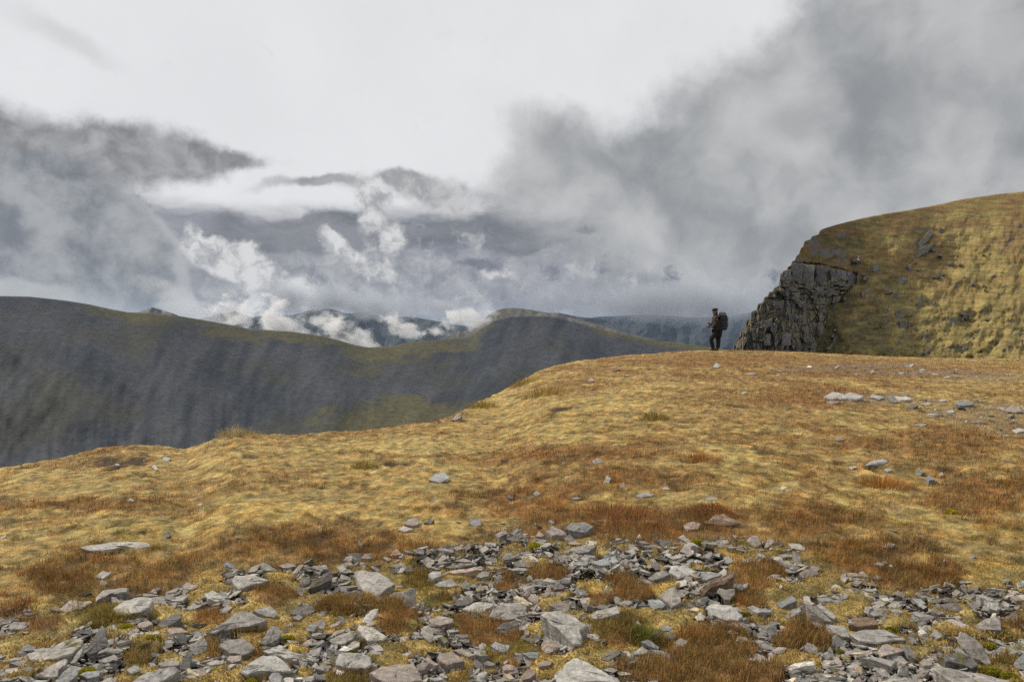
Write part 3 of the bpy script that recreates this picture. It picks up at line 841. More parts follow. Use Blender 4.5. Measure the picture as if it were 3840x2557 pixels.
def block_mesh(poly, d, out, deep, lean, yaw, seed):
    """an angular block whose front has the given outline (bearing, height angle), d metres away"""
    rs = np.random.default_rng(seed)
    P = np.array(poly, float)
    # more corners along the outline
    pts = []
    for i in range(len(P)):
        a, b_ = P[i], P[(i + 1) % len(P)]
        L = np.hypot(*(b_ - a)); n = max(1, int(L / 3.2))
        for k in range(n):
            pts.append(a + (b_ - a) * k / n + (rs.normal(0, 0.42, 2) if k else rs.normal(0, .3, 2)))
    P = np.array(pts)
    c = P.mean(0)
    def to3(p, dep):
        return np.stack([(p[:, 0] - 512) / F * dep, dep, -(p[:, 1] - HOR) / F * dep], 1)
    dep = d - out + (P[:, 0] - c[0]) / F * d * math.tan(yaw) + (c[1] - P[:, 1]) / F * d * lean
    inner = c + (P - c) * 0.93
    depi = d - out + (inner[:, 0] - c[0]) / F * d * math.tan(yaw) + (c[1] - inner[:, 1]) / F * d * lean
    front_in = to3(inner, depi - 0.15 - rs.uniform(0, 0.45, len(P)))
    rim = to3(P, dep + 0.1)
    bk = c + (P - c) * 1.06
    back = to3(bk, dep + deep)
    back[:, 2] = to3(P, dep)[:, 2]
    n = len(P)
    core = c + (P - c) * 0.5
    depc = d - out + (core[:, 0] - c[0]) / F * d * math.tan(yaw) + (c[1] - core[:, 1]) / F * d * lean
    cin = to3(core, depc - 0.1 - rs.uniform(0, 0.9, n))
    cen = cin.mean(0, keepdims=True)
    V = np.vstack([back, rim, front_in, cin, cen])
    f = []
    for k in range(3):
        for i in range(n):
            j = (i + 1) % n
            a, b_, c_, d_ = k * n + i, k * n + j, (k + 1) * n + j, (k + 1) * n + i
            f += [(a, b_, c_), (a, c_, d_)]
    for i in range(n):
        f.append((3 * n + i, 3 * n + (i + 1) % n, 4 * n))
    me = bpy.data.meshes.new('rock_block')
    me.from_pydata([tuple(v) for v in V], [], f)
    me.validate()
    bm = bmesh.new(); bm.from_mesh(me)
    bmesh.ops.recalc_face_normals(bm, faces=bm.faces)
    bm.to_mesh(me); bm.free()
    me.polygons.foreach_set('use_smooth', [False] * len(me.polygons))
    return me


BLOCKS = [
    # upper wall of columns
    ([(860, 240), (1010, 250), (1000, 480), (950, 540), (850, 500)], 4.5), ([(1012, 250), (1180, 258), (1168, 560), (1110, 700), (970, 700), (992, 560)], 6.0),
    ([(1200, 268), (1308, 298), (1308, 558), (1182, 566)], 4.6), ([(1312, 300), (1388, 315), (1388, 556), (1320, 566)], 3.6), ([(1392, 316), (1476, 320), (1460, 560), (1392, 560)], 4.4),
    ([(1482, 320), (1616, 345), (1606, 620), (1462, 590)], 5.2), ([(1622, 345), (1698, 352), (1690, 560), (1620, 620)], 3.8), ([(1702, 352), (1770, 400), (1740, 520), (1694, 556)], 3.0),
    ([(720, 350), (850, 328), (858, 480), (790, 560), (695, 570)], 3.5), ([(1172, 572), (1308, 570), (1300, 710), (1170, 720)], 6.4), ([(1312, 572), (1448, 600), (1428, 700), (1322, 740)], 5.4),
    ([(1432, 620), (1540, 640), (1530, 760), (1430, 790)], 5.0),
    # lower tiers
    ([(760, 680), (960, 640), (968, 715), (926, 795), (906, 878), (770, 860)], 6.0), ([(932, 800), (1060, 720), (1062, 956), (912, 928)], 7.4), ([(1140, 820), (1320, 830), (1340, 956), (1204, 975), (1150, 900)], 6.8),
    ([(1200, 980), (1338, 970), (1330, 1060), (1210, 1022)], 7.4), ([(760, 970), (886, 950), (896, 1220), (760, 1180)], 9.0), ([(892, 950), (1050, 992), (1040, 1060), (902, 1078)], 8.2),
    ([(1090, 1080), (1200, 1080), (1250, 1140), (1230, 1240), (1090, 1280)], 8.4), ([(902, 1082), (1030, 1100), (1020, 1240), (902, 1220)], 8.2), ([(760, 590), (900, 570), (960, 636), (770, 676)], 5.0),
    ([(590, 790), (740, 760), (740, 880), (600, 900)], 5.6), ([(480, 765), (590, 735), (590, 860), (490, 880)], 4.0), ([(350, 900), (470, 885), (440, 1020), (340, 1010)], 4.2),
    ([(250, 1010), (350, 975), (340, 1100), (230, 1100)], 4.2), ([(436, 830), (490, 815), (490, 900), (440, 900)], 4.0), ([(620, 595), (718, 590), (690, 720), (608, 710)], 3.4), ([(556, 722), (640, 700), (620, 780), (550, 780)], 3.8),
    ([(330, 1080), (450, 1040), (430, 1200), (310, 1200)], 6.0), ([(180, 1220), (300, 1150), (320, 1330), (180, 1400)], 5.4), ([(450, 1250), (560, 1230), (560, 1400), (460, 1400)], 7.2),
    ([(564, 1290), (700, 1260), (700, 1420), (570, 1430)], 7.8), ([(710, 1200), (860, 1240), (850, 1400), (720, 1420)], 8.6), ([(864, 1240), (970, 1260), (960, 1420), (870, 1430)], 8.0),
    ([(330, 1222), (440, 1202), (440, 1380), (340, 1400)], 6.6), ([(600, 904), (740, 900), (740, 1020), (610, 1060)], 6.6), ([(460, 1040), (590, 1000), (600, 1120), (470, 1180)], 6.2), ([(610, 1100), (740, 1060), (740, 1200), (620, 1230)], 7.6),
    ([(1010, 1290), (1150, 1290), (1140, 1440), (1020, 1450)], 8.0), ([(960, 95), (1012, 90), (1000, 200), (940, 190)], 1.5), ([(790, 310), (852, 290), (858, 330), (800, 346)], 2.0), ([(1060, 720), (1165, 724), (1140, 815), (1064, 800)], 5.0),
    ([(1170, 726), (1310, 745), (1320, 825), (1150, 815)], 4.6), ([(1066, 820), (1136, 830), (1150, 960), (1066, 1000)], 3.8),
]
OUT_G = [[(1830, 650), (1920, 590), (1970, 600), (1960, 720), (1870, 760)], [(1430, 1330), (1560, 1200), (1640, 1160), (1560, 1400), (1450, 1450)], [(1640, 1160), (1710, 1070), (1730, 1160), (1660, 1280)],
         [(1330, 1450), (1430, 1350), (1440, 1480)], [(1670, 1440), (1700, 1430), (1720, 1500), (1680, 1510)], [(1770, 150), (1790, 130), (1815, 150), (1790, 165)], [(1765, 195), (1785, 175), (1810, 200), (1780, 210)]]
OUT_H = [[(1600, 500), (1660, 435), (1680, 470), (1600, 560), (1530, 600)], [(1550, 620), (1600, 560), (1690, 530), (1640, 600), (1560, 650)], [(1480, 700), (1530, 680), (1510, 740)],
         [(1410, 800), (1470, 770), (1500, 800), (1440, 850)], [(1280, 1040), (1350, 1010), (1360, 1080), (1290, 1090)], [(1410, 1030), (1490, 1010), (1470, 1090), (1410, 1090)],
         [(1440, 1110), (1500, 1100), (1490, 1160), (1440, 1170)], [(1680, 1070), (1730, 1060), (1720, 1130), (1680, 1150)], [(1540, 1170), (1580, 1150), (1600, 1220), (1550, 1230)], [(1570, 930), (1600, 900), (1600, 1080), (1575, 1080)],
         [(1800, 1080), (1870, 1060), (1850, 1150), (1810, 1140)], [(2180, 850), (2240, 830), (2240, 860), (2190, 870)], [(2270, 830), (2330, 820), (2330, 860), (2280, 870)], [(1420, 1200), (1460, 1200), (1450, 1290), (1410, 1280)],
         [(1720, 1330), (1800, 1300), (1810, 1350), (1740, 1360)], [(1350, 1310), (1390, 1290), (1390, 1330)], [(2290, 1200), (2350, 1190), (2350, 1260), (2290, 1270)], [(2060, 1220), (2110, 1210), (2100, 1240)],
         [(2150, 1240), (2210, 1230), (2200, 1300), (2150, 1290)], [(1230, 700), (1290, 670), (1280, 740), (1240, 740)], [(1640, 1010), (1700, 960), (1690, 1010), (1650, 1040)], [(1890, 1050), (1950, 1000), (1930, 1090)],
         [(1980, 1170), (2050, 1160), (2030, 1210)], [(1760, 1180), (1800, 1160), (1800, 1220)], [(1640, 1160), (1690, 1150), (1670, 1200)], [(2060, 1090), (2110, 1080), (2110, 1110)], [(1500, 540), (1540, 520), (1540, 560)],
         [(1240, 960), (1270, 930), (1290, 960)], [(1330, 900), (1370, 870), (1390, 890)], [(2130, 1040), (2170, 1030), (2160, 1070)], [(1900, 1270), (1940, 1260), (1940, 1330), (1900, 1330)], [(1620, 1260), (1660, 1240), (1680, 1290)],
         [(1500, 1320), (1560, 1290), (1550, 1340)], [(2220, 1320), (2270, 1300), (2280, 1340)], [(1300, 1230), (1340, 1210), (1350, 1250)], [(1720, 620), (1750, 605), (1750, 635)]]


NB = len(BLOCKS)


def crag_face():
    """one continuous fractured wall: tall joints above, broken blocks below"""
    u = np.linspace(726, 850, 400); v = np.linspace(232, 366, 420)
    U, V = np.meshgrid(u, v, indexing='ij')
    wx = (fbm(U / 11, V / 14, 401, 4) - .5) * 6; wy = (fbm(U / 13, V / 9, 409, 4) - .5) * 5
    low = sstep(278, 300, V)
    inside = in_poly(U + wx * .7, V + wy * .7, CRAG) & (V > np.interp(U, [p[0] for p in HILL], [p[1] for p in HILL]) + 0.6)
    d = hill_depth(U, V)
    # big joints, lesser joints, chips
    f1, f2, c1 = cells((U + wx) / 8.0, (V + wy) / np.where(low > .5, 17.0, 42.0) + low * 7, 31)
    g1, g2, c2 = cells((U + wx * .6) / 3.6, (V + wy) / 8.5, 47)
    h1, h2, c3 = cells((U + wx * .4) / 1.9, (V + wy * .5) / 2.6, 59)
    q = -(c1 - 0.4) * 6.5 - (c2 - 0.5) * 2.0 * (0.45 + 0.55 * low) - (c3 - 0.5) * 0.5
    q += (fbm(U / 2.6, V / 26, 431, 3) - .5) * 3.0
    q -= 1.35 * (np.floor((V + wy * 1.6 + (U - 780) * 0.22) / 11.5) - np.floor(300 / 11.5))
    q += 2.0 * sstep(0.10, 0.0, f2 - f1) + 0.8 * sstep(0.10, 0.0, g2 - g1) * (0.4 + 0.6 * low) + 0.18 * sstep(0.12, 0.0, h2 - h1)
    q += (fbm(U / 3.0, V / 3.4, 421, 4, 0.55) - .5) * 1.2
    # bands of the crag stand forward one below the other
    D = d - 4.6 + q
    edge = sstep(0, 1, inside.astype(float))
    for _ in range(3):
        e2 = edge.copy(); e2[1:-1, 1:-1] = (edge[1:-1, 1:-1] + edge[:-2, 1:-1] + edge[2:, 1:-1] + edge[1:-1, :-2] + edge[1:-1, 2:]) / 5; edge = e2
    D = np.where(inside, D, d + 9.0)
    X = (U - 512) / F * D; Z = -(V - HOR) / F * D
    fc = grid_faces(len(u), len(v))
    keep = inside.ravel()[fc].sum(1) >= 1
    fc = fc[keep]
    used = np.unique(fc); re = np.full(U.size, -1); re[used] = np.arange(len(used))
    co = np.stack([X.ravel(), D.ravel(), Z.ravel()], 1)[used]
    return mesh_np('rock_face', co, re[fc], smooth=False)


def build_crag():
    mt = mat_crag()
    root = link('crag', None, None, label='dark grey rock crag of upright columns beside the grassy hillside', category='cliff')
    root.empty_display_size = 5
    root.location = (0, 0, 0)
    fo = link('rock_face', crag_face(), mt, root)
    fo.color = (0.140, 0.128, 0.113, 1)
    for i, (pl, out) in enumerate(BLOCKS):
        if i in (22, 23, 24, 25, 26, 27, 40, 41) or i % 4 == 3: continue
        rs_ = random.Random(i + 900)
        P = gpoly('G', pl); c = P.mean(0)
        P = c + (P - c) * rs_.uniform(0.90, 1.03)
        d = float(hill_depth(c[0], c[1]))
        rs = random.Random(i * 7 + 1)
        me = block_mesh(P, d, (5.0 if c[1] < 300 else 3.8 + 0.115 * (c[1] - 290)) + rs.uniform(-1.2, 2.4), 12, 0.10 + rs.uniform(-.08, .12), R(rs.uniform(-20, 30)), i + 100)
        o = link('rock_block', me, mt, root)
        g = rs.uniform(0.105, 0.17)
        o.color = (g * 1.03, g, g * rs.uniform(0.94, 1.04), 1)
    rr = random.Random(5)
    small = []
    while len(small) < 80:
        u_, v_ = rr.uniform(800, 1022), rr.uniform(225, 356)
        n_ = float(fbm(np.array([u_ / 14 + v_ / 22]), np.array([v_ / 9]), 281, 3)[0])
        sil = np.interp(u_, [p[0] for p in HILL], [p[1] for p in HILL])
        if v_ < sil + 12 or u_ < 835 + (v_ - 300) * -.35 or rr.random() > (n_ - 0.36) * 3 * (0.25 + 0.75 * min(1, max(0, (v_ - 240) / 70))): continue
        w_ = rr.uniform(0.9, 2.6); h_ = w_ * rr.uniform(0.5, 1.3)
        small.append([(u_ - w_, v_ + h_ * .2), (u_ - w_ * .3, v_ - h_), (u_ + w_, v_ - h_ * .5), (u_ + w_ * .6, v_ + h_), (u_ - w_ * .5, v_ + h_)])
    for tl, lst in (('G', OUT_G), ('H', OUT_H), ('', small)):
        for i, pl in enumerate(lst):
            P = gpoly(tl, pl) if tl else np.array(pl); c = P.mean(0)
            P = c + (P - c) * 1.05
            d = float(hill_depth(c[0], c[1]))
            rs = random.Random(i * 13 + 5)
            me = block_mesh(P, d, rs.uniform(0.6, 2.2) if tl else rs.uniform(.3, 1.2), 12, 0.7, R(rs.uniform(-10, 30)), i + 300)
            o = link('outcrop', me, mt, hill)
            g = rs.uniform(0.10, 0.18) if tl else rs.uniform(0.10, 0.24)
            if tl == 'G' and i >= 5: g = 0.55
            o.color = (g, g, g, 1)


build_crag()
# ------------------------------------------------------------------ stones
def mat_stone(name, attr):
    m, T, b = mat_new(name)
    if attr:
        tint = T.new('ShaderNodeAttribute', attribute_name='tint').outputs['Color']
    else:
        tint = T.new('ShaderNodeObjectInfo').outputs['Color']
    geo = T.new('ShaderNodeNewGeometry')
    p = geo.outputs['Position']
    c, h = rock_nodes(T, p, 9.0, tint)
    # bedding: faint layers of the schist
    ly = T.noise(T.map(p, scale=(6, 6, 70), rot=(0.18, 0.1, 0)), 1.0, 3, 0.6)
    c = T.vm('SCALE', c, scale=T.ramp(ly, 0.3, 0.7, 0.8, 1.15, False))
    # crusts of lichen and thin moss on the upper faces
    sp = T.new('ShaderNodeSeparateXYZ')
    T.l.new(geo.outputs['Normal'], sp.inputs[0])
    li = T.m('MULTIPLY', T.ramp(T.noise(p, 22, 4, 0.65), 0.60, 0.66), 0.55)
    c = T.mix(T.m('MULTIPLY', li, T.ramp(sp.outputs[2], 0.2, 0.7)), c, (0.42, 0.42, 0.38))
    mo = T.m('MULTIPLY', T.ramp(T.noise(T.map(p, loc=(3, 8, 0)), 7, 5, 0.62), 0.60, 0.68), 0.9)
    c = T.mix(T.m('MULTIPLY', mo, T.ramp(sp.outputs[2], 0.0, 0.6)), c, (0.13, 0.115, 0.03))
    T.put(b.inputs['Base Color'], c)
    b.inputs['Roughness'].default_value = 0.82
    bp = T.new('ShaderNodeBump')
    bp.inputs['Strength'].default_value = 0.75
    bp.inputs['Distance'].default_value = 0.012
    T.put(bp.inputs['Height'], T.m('ADD', h, T.m('MULTIPLY', ly, 0.4)))
    T.l.new(bp.outputs[0], b.inputs['Normal'])
    return m


TINTS = {'g': (0.270, 0.257, 0.242), 'p': (0.355, 0.342, 0.320), 'd': (0.155, 0.146, 0.136), 'k': (0.320, 0.272, 0.240), 'b': (0.235, 0.165, 0.118), 'w': (0.62, 0.60, 0.56), 'y': (0.50, 0.42, 0.29), 'u': (0.255, 0.262, 0.268)}
TNAME = {'g': 'grey', 'p': 'pale grey', 'd': 'dark', 'k': 'pinkish', 'b': 'brown', 'w': 'white', 'y': 'cream', 'u': 'blue-grey'}

# tile, outline of the upper face, lean towards the viewer in degrees, thickness in cm, tint, own description (landmarks), short handle
ST = []


def st(tile, pts, lean, th, tint, label=None, short=None):
    ST.append((tile, pts, lean, th, tint, label, short))


st('T1', [(300, 970), (690, 830), (840, 790), (925, 810), (900, 880), (800, 965), (640, 1010), (440, 1060), (340, 1030)], 14, 4, 'p', 'broad pale slab with a moss patch on top near the bottom corner', 'the moss-topped corner slab')
st('T1', [(1120, 650), (1160, 700), (1190, 840), (1160, 890), (1000, 980), (930, 960), (960, 890)], 58, 3, 'g', 'pointed triangular grey shard standing upright among yellow moss', 'the pointed upright shard')
st('T1', [(930, 870), (900, 960), (830, 1070), (770, 1080), (840, 970)], 50, 2.5, 'p', 'narrow blade of rock wedged against the pointed upright shard')
st('T1', [(1060, 340), (1130, 270), (1330, 235), (1420, 240), (1400, 280), (1310, 300), (1200, 310), (1160, 345), (1060, 385)], 24, 6, 'g', 'long humped boulder lying at the edge of the brown grass', 'the humped boulder')
st('T1', [(1240, 470), (1370, 375), (1540, 340), (1640, 340), (1690, 370), (1650, 450), (1560, 500), (1420, 530), (1280, 550)], 24, 6, 'p', 'pale coarse-grained boulder beside a round grassy mound', 'the pale coarse-grained boulder')
st('T1', [(650, 480), (760, 380), (1000, 380), (1030, 400), (900, 470), (740, 510)], 6, 2, 'k', 'flat brownish slab sunk in turf behind a round grassy mound')
st('T1', [(100, 660), (150, 610), (310, 610), (340, 640), (270, 690), (110, 700)], 14, 4, 'g', 'flat grey stone alone in brown turf near the frame edge', 'the lone flat stone')
st('T1', [(1740, 650), (1820, 570), (1950, 515), (2010, 560), (1950, 610), (1850, 660), (1770, 685)], 30, 5, 'd', 'dark brown wedge of rock half buried in yellow moss', 'the dark mossy wedge')
st('T1', [(350, 1240), (520, 1110), (720, 1020), (750, 1030), (720, 1090), (640, 1150), (640, 1220), (500, 1230)], 20, 4, 'g')
st('T1', [(610, 1260), (700, 1160), (780, 1090), (850, 1100), (860, 1190), (780, 1270), (700, 1320), (620, 1300)], 34, 5, 'u')
st('T1', [(1430, 1290), (1560, 1200), (1760, 1130), (1940, 1110), (1980, 1150), (1880, 1220), (1750, 1290), (1600, 1330)], 18, 5, 'g', 'long smooth grey slab with pinkish streaks at the bottom edge', 'the long smooth slab')
st('T1', [(1420, 780), (1480, 740), (1760, 710), (1770, 740), (1640, 790), (1430, 800)], 10, 3, 'p')
st('T1', [(1770, 740), (1850, 690), (2000, 680), (2090, 730), (1990, 740), (1850, 750)], 12, 3, 'k')
st('T1', [(1910, 760), (2000, 730), (2070, 780), (2060, 860), (1980, 850)], 42, 4, 'd')
st('T1', [(2120, 880), (2180, 815), (2260, 800), (2290, 850), (2280, 940), (2150, 990), (2110, 950)], 42, 4, 'g')
st('T1', [(1980, 1140), (2020, 1020), (2090, 910), (2115, 1000), (2090, 1140), (2010, 1150)], 56, 4, 'g', 'tall narrow grey stone standing beside a square upright one', 'the tall narrow stone')
st('T1', [(1110, 1030), (1260, 970), (1290, 1000), (1200, 1060), (1130, 1060)], 25, 3, 'g')
st('T1', [(1150, 1100), (1230, 1030), (1300, 995), (1290, 1060), (1200, 1100)], 35, 3, 'u')
st('T1', [(90, 1180), (150, 1130), (260, 1140), (360, 1190), (330, 1200), (180, 1190)], 18, 3, 'y', 'cream-edged curved stone near the bottom corner')
st('T1', [(90, 1070), (260, 1030), (400, 1090), (330, 1120), (200, 1100)], 12, 3, 'g')
st('T1', [(220, 910), (300, 860), (410, 890), (350, 930), (240, 940)], 16, 4, 'u')
st('T1', [(1480, 680), (1530, 630), (1640, 600), (1690, 640), (1600, 680)], 16, 4, 'k')
st('T1', [(2010, 250), (2060, 205), (2190, 205), (2210, 230), (2100, 260)], 10, 3, 'k')
st('T1', [(1930, 340), (2040, 305), (2080, 330), (2020, 400), (1950, 380)], 16, 3, 'g')
st('T1', [(1740, 1080), (1850, 1030), (1990, 1050), (1980, 1090), (1800, 1105)], 10, 3, 'g')
st('T1', [(870, 1200), (960, 1160), (1110, 1150), (1100, 1210), (960, 1240)], 16, 4, 'u')
st('T1', [(1390, 1150), (1480, 1090), (1540, 1110), (1550, 1160), (1450, 1190)], 26, 4, 'g')
st('T1', [(2060, 1130), (2090, 1125), (2200, 1190), (2210, 1220), (2080, 1180)], 18, 2, 'y')
st('T1', [(0, 1190), (90, 1150), (90, 1210), (20, 1240)], 18, 4, 'g')
st('T1', [(300, 1290), (400, 1255), (510, 1255), (500, 1300), (350, 1320)], 14, 4, 'p')
st('T1', [(20, 1060), (160, 1010), (260, 995), (230, 1030), (120, 1050)], 10, 2.5, 'g')
st('T2', [(320, 150), (360, 100), (580, 105), (740, 160), (640, 190), (540, 205), (450, 240), (400, 250), (350, 200)], 20, 6, 'p', 'pale slab with a bright yellow moss clump on its front edge', 'the yellow-mossed slab')
st('T2', [(10, 300), (110, 265), (180, 300), (260, 380), (170, 395), (60, 360)], 14, 3, 'p')
st('T2', [(1670, 60), (1930, 60), (2060, 130), (2120, 200), (2000, 270), (1930, 330), (1860, 350), (1790, 310), (1730, 200)], 22, 5, 'p', 'large kite-shaped pale slab with two moss dots', 'the kite-shaped slab')
st('T2', [(1170, 250), (1220, 170), (1400, 50), (1440, 70), (1430, 150), (1340, 190), (1250, 230)], 40, 9, 'd', 'jagged dark wedge of rock jutting up with a broken face', 'the jagged dark wedge')
st('T2', [(1070, 190), (1110, 140), (1190, 130), (1180, 190), (1110, 230)], 40, 5, 'd')
st('T2', [(30, 730), (180, 650), (350, 520), (450, 490), (540, 510), (720, 600), (600, 640), (350, 690), (150, 740)], 24, 4, 'g', 'broad triangular slab with a white patch on its upper corner', 'the white-patched slab')
st('T2', [(550, 495), (690, 450), (740, 435), (800, 480), (830, 540), (780, 570), (660, 540)], 28, 4, 'g')
st('T2', [(960, 530), (1020, 460), (1130, 420), (1200, 430), (1250, 490), (1180, 530), (1080, 540)], 22, 5, 'd', 'dark layered stone with a yellow moss fringe', 'the dark layered stone')
st('T2', [(1250, 560), (1300, 510), (1380, 490), (1360, 530), (1280, 575)], 24, 3, 'g')
st('T2', [(620, 850), (700, 740), (760, 660), (830, 670), (870, 730), (840, 800), (760, 850), (680, 870)], 42, 4, 'g', 'grey wedge with a cream-coloured rim along its foot', 'the cream-rimmed wedge')
st('T2', [(170, 880), (260, 820), (430, 790), (500, 820), (590, 910), (500, 970), (300, 960)], 20, 4, 'g', 'six-sided grey slab sunk in reddish grass', 'the six-sided slab')
st('T2', [(260, 1030), (300, 985), (430, 980), (420, 1040), (330, 1070)], 30, 4, 'k')
st('T2', [(40, 1070), (110, 1040), (240, 1040), (230, 1080), (90, 1095)], 16, 4, 'p')
st('T2', [(400, 1160), (520, 1060), (660, 980), (800, 980), (920, 1060), (1000, 1160), (900, 1170), (760, 1150), (600, 1160), (480, 1200)], 24, 9, 'p', 'big pale humped boulder with a small round stone at its foot', 'the big humped boulder')
st('T2', [(660, 930), (760, 905), (900, 905), (1020, 960), (1200, 990), (1270, 1040), (1100, 1030), (930, 1020), (860, 990), (720, 960)], 12, 4, 'p', 'long slab with an orange-tinged edge behind the big humped boulder')
st('T2', [(730, 1230), (770, 1175), (840, 1175), (880, 1220), (860, 1290), (760, 1300)], 40, 6, 'u', 'small round blue-grey stone at the foot of the big humped boulder')
st('T2', [(1465, 1040), (1510, 960), (1620, 945), (1750, 960), (1860, 1000), (1870, 1090), (1800, 1130), (1650, 1130), (1530, 1110), (1470, 1090)], 20, 6, 'p', 'thick squarish slab with several dark moss cushions', 'the squarish mossy slab')
st('T2', [(1830, 1180), (1960, 1110), (2160, 1075), (2330, 1075), (2420, 1230), (2430, 1270), (2200, 1300), (2010, 1290)], 16, 6, 'k', 'wide flat-topped slab with a straight front edge at the bottom', 'the wide flat slab')
st('T2', [(1390, 820), (1500, 760), (1640, 720), (1710, 740), (1660, 800), (1560, 860), (1440, 860)], 24, 4, 'p')
st('T2', [(1490, 930), (1560, 875), (1660, 910), (1620, 935), (1500, 945)], 24, 3, 'w')
st('T2', [(1760, 620), (1800, 540), (1890, 470), (1940, 470), (1890, 570), (1850, 640)], 42, 4, 'w', 'pale curved stone leaning up against the big reddish tuft', 'the pale curved stone')
st('T2', [(1700, 690), (1740, 650), (1900, 690), (1960, 730), (2040, 780), (1990, 820), (1820, 830), (1770, 780)], 38, 4, 'w', 'whitish rock below the pale curved stone')
st('T2', [(1470, 450), (1540, 400), (1680, 395), (1740, 440), (1640, 480), (1540, 500)], 22, 5, 'g')
st('T2', [(1680, 490), (1760, 465), (1800, 490), (1740, 530)], 20, 3, 'p')
st('T2', [(1600, 300), (1680, 270), (1760, 300), (1810, 390), (1720, 380), (1640, 360)], 42, 6, 'd')
st('T2', [(1520, 230), (1560, 215), (1600, 250), (1580, 290), (1530, 280)], 34, 4, 'u')
st('T2', [(1980, 390), (2080, 300), (2230, 270), (2230, 330), (2200, 400), (2080, 400)], 28, 4, 'g')
st('T2', [(2210, 440), (2240, 290), (2290, 240), (2350, 250), (2360, 460), (2280, 470)], 60, 4, 'g', 'upright rounded grey stone behind the big reddish tuft', 'the upright rounded stone')
st('T2', [(1240, 1130), (1320, 1090), (1400, 1110), (1400, 1160), (1300, 1150)], 26, 4, 'g')
st('T2', [(1840, 880), (1960, 870), (2010, 930), (1920, 940)], 18, 3, 'p')
st('T2', [(850, 1270), (920, 1225), (1010, 1230), (1000, 1290), (870, 1300)], 24, 4, 'w')
st('T2', [(985, 570), (1050, 530), (1115, 560), (1060, 600)], 30, 4, 'g')
st('T2', [(1085, 600), (1160, 580), (1230, 610), (1150, 650)], 26, 3, 'k')
st('T2', [(1130, 690), (1210, 620), (1280, 650), (1230, 720), (1160, 720)], 38, 4, 'u')
st('T2', [(1250, 620), (1310, 590), (1360, 620), (1340, 700), (1280, 690)], 44, 4, 'k')
st('T2', [(1150, 850), (1200, 790), (1270, 820), (1240, 860)], 34, 4, 'k')
st('T2', [(920, 660), (970, 620), (1030, 640), (990, 690)], 34, 4, 'p')
st('T2', [(870, 740), (900, 680), (950, 700), (940, 760)], 44, 4, 'd')
st('T2', [(1390, 660), (1500, 610), (1540, 600), (1510, 640), (1420, 680)], 20, 3, 'k')
st('T2', [(1420, 760), (1480, 710), (1580, 690), (1560, 720), (1460, 770)], 22, 3, 'k')
st('T2', [(1740, 430), (1820, 415), (1930, 430), (1890, 450), (1800, 450)], 12, 2.5, 'k')
st('T3', [(250, 90), (300, 55), (400, 60), (390, 110), (300, 150)], 28, 4, 'p')
st('T3', [(320, 205), (400, 160), (500, 135), (590, 220), (480, 230), (370, 230)], 22, 5, 'p', 'triangular pale stone with a sharp dark underside beside brown grass', 'the triangular pale stone')
st('T3', [(470, 60), (780, 5), (805, 35), (660, 70), (540, 80)], 8, 3, 'k', 'long thin reddish slate, lower of the stacked pair', 'the stacked thin slates')
st('T3', [(430, 15), (600, -20), (760, -15), (640, 10), (520, 25)], 8, 3, 'd', 'long thin dark slate, upper of the stacked pair')
st('T3', [(550, 400), (590, 350), (680, 325), (760, 350), (740, 400), (640, 440), (570, 440)], 34, 6, 'd', 'dark rounded rock with dimpled face beside a flat slab', 'the dark dimpled rock')
st('T3', [(620, 480), (760, 400), (870, 395), (980, 420), (870, 500), (820, 520), (700, 500)], 18, 4, 'p')
st('T3', [(640, 520), (720, 500), (830, 540), (810, 570), (700, 560)], 18, 3, 'd')
st('T3', [(920, 560), (960, 480), (1080, 400), (1250, 395), (1340, 430), (1330, 510), (1220, 580), (1090, 600)], 24, 5, 'p', 'broad rounded pale slab in the middle of the scree', 'the broad rounded slab')
st('T3', [(1190, 350), (1230, 320), (1330, 370), (1410, 410), (1390, 450), (1330, 430), (1240, 390)], 24, 4, 'y', 'cream-coloured curved stone lying on the broad rounded slab')
st('T3', [(1350, 360), (1400, 305), (1470, 330), (1470, 390), (1400, 395)], 40, 5, 'k')
st('T3', [(1310, 330), (1350, 240), (1410, 225), (1390, 280), (1350, 350)], 56, 3, 'k')
st('T3', [(1510, 340), (1560, 260), (1610, 240), (1610, 300), (1550, 350)], 52, 4, 'k')
st('T3', [(1620, 230), (1690, 185), (1770, 220), (1750, 250), (1650, 255)], 26, 4, 'd')
st('T3', [(1640, 290), (1700, 280), (1750, 310), (1690, 330)], 26, 3, 'k')
st('T3', [(1690, 160), (1740, 130), (1840, 160), (1800, 190), (1730, 190)], 22, 4, 'd')
st('T3', [(1490, 530), (1560, 500), (1720, 490), (1900, 580), (2010, 655), (1930, 720), (1960, 790), (1940, 870), (1860, 870), (1700, 700), (1600, 620)], 26, 9, 'p', 'largest pale slab in the middle, tilted over dark hollows', 'the largest tilted slab')
st('T3', [(1590, 430), (1690, 390), (1830, 420), (1800, 490), (1700, 485)], 24, 4, 'k')
st('T3', [(250, 600), (370, 545), (530, 580), (530, 620), (450, 640), (380, 660), (300, 640)], 20, 6, 'k', 'smooth brownish humped stone with a pale stick of rock before it', 'the smooth brownish stone')
st('T3', [(170, 750), (200, 670), (250, 655), (310, 690), (300, 790), (270, 840), (220, 800)], 56, 3, 'w', 'pale narrow stone pointing down in front of the smooth brownish stone')
st('T3', [(1000, 690), (1060, 640), (1210, 590), (1250, 640), (1250, 750), (1100, 760), (1020, 740)], 52, 5, 'd', 'dark slanted block rising out of orange grass', 'the dark slanted block')
st('T3', [(560, 760), (660, 745), (790, 760), (770, 790), (620, 790)], 14, 3, 'g')
st('T3', [(940, 880), (990, 830), (1160, 870), (1130, 950), (1040, 950)], 22, 4, 'u', 'grey slab with a bright green moss ball on its end', 'the moss-ball slab')
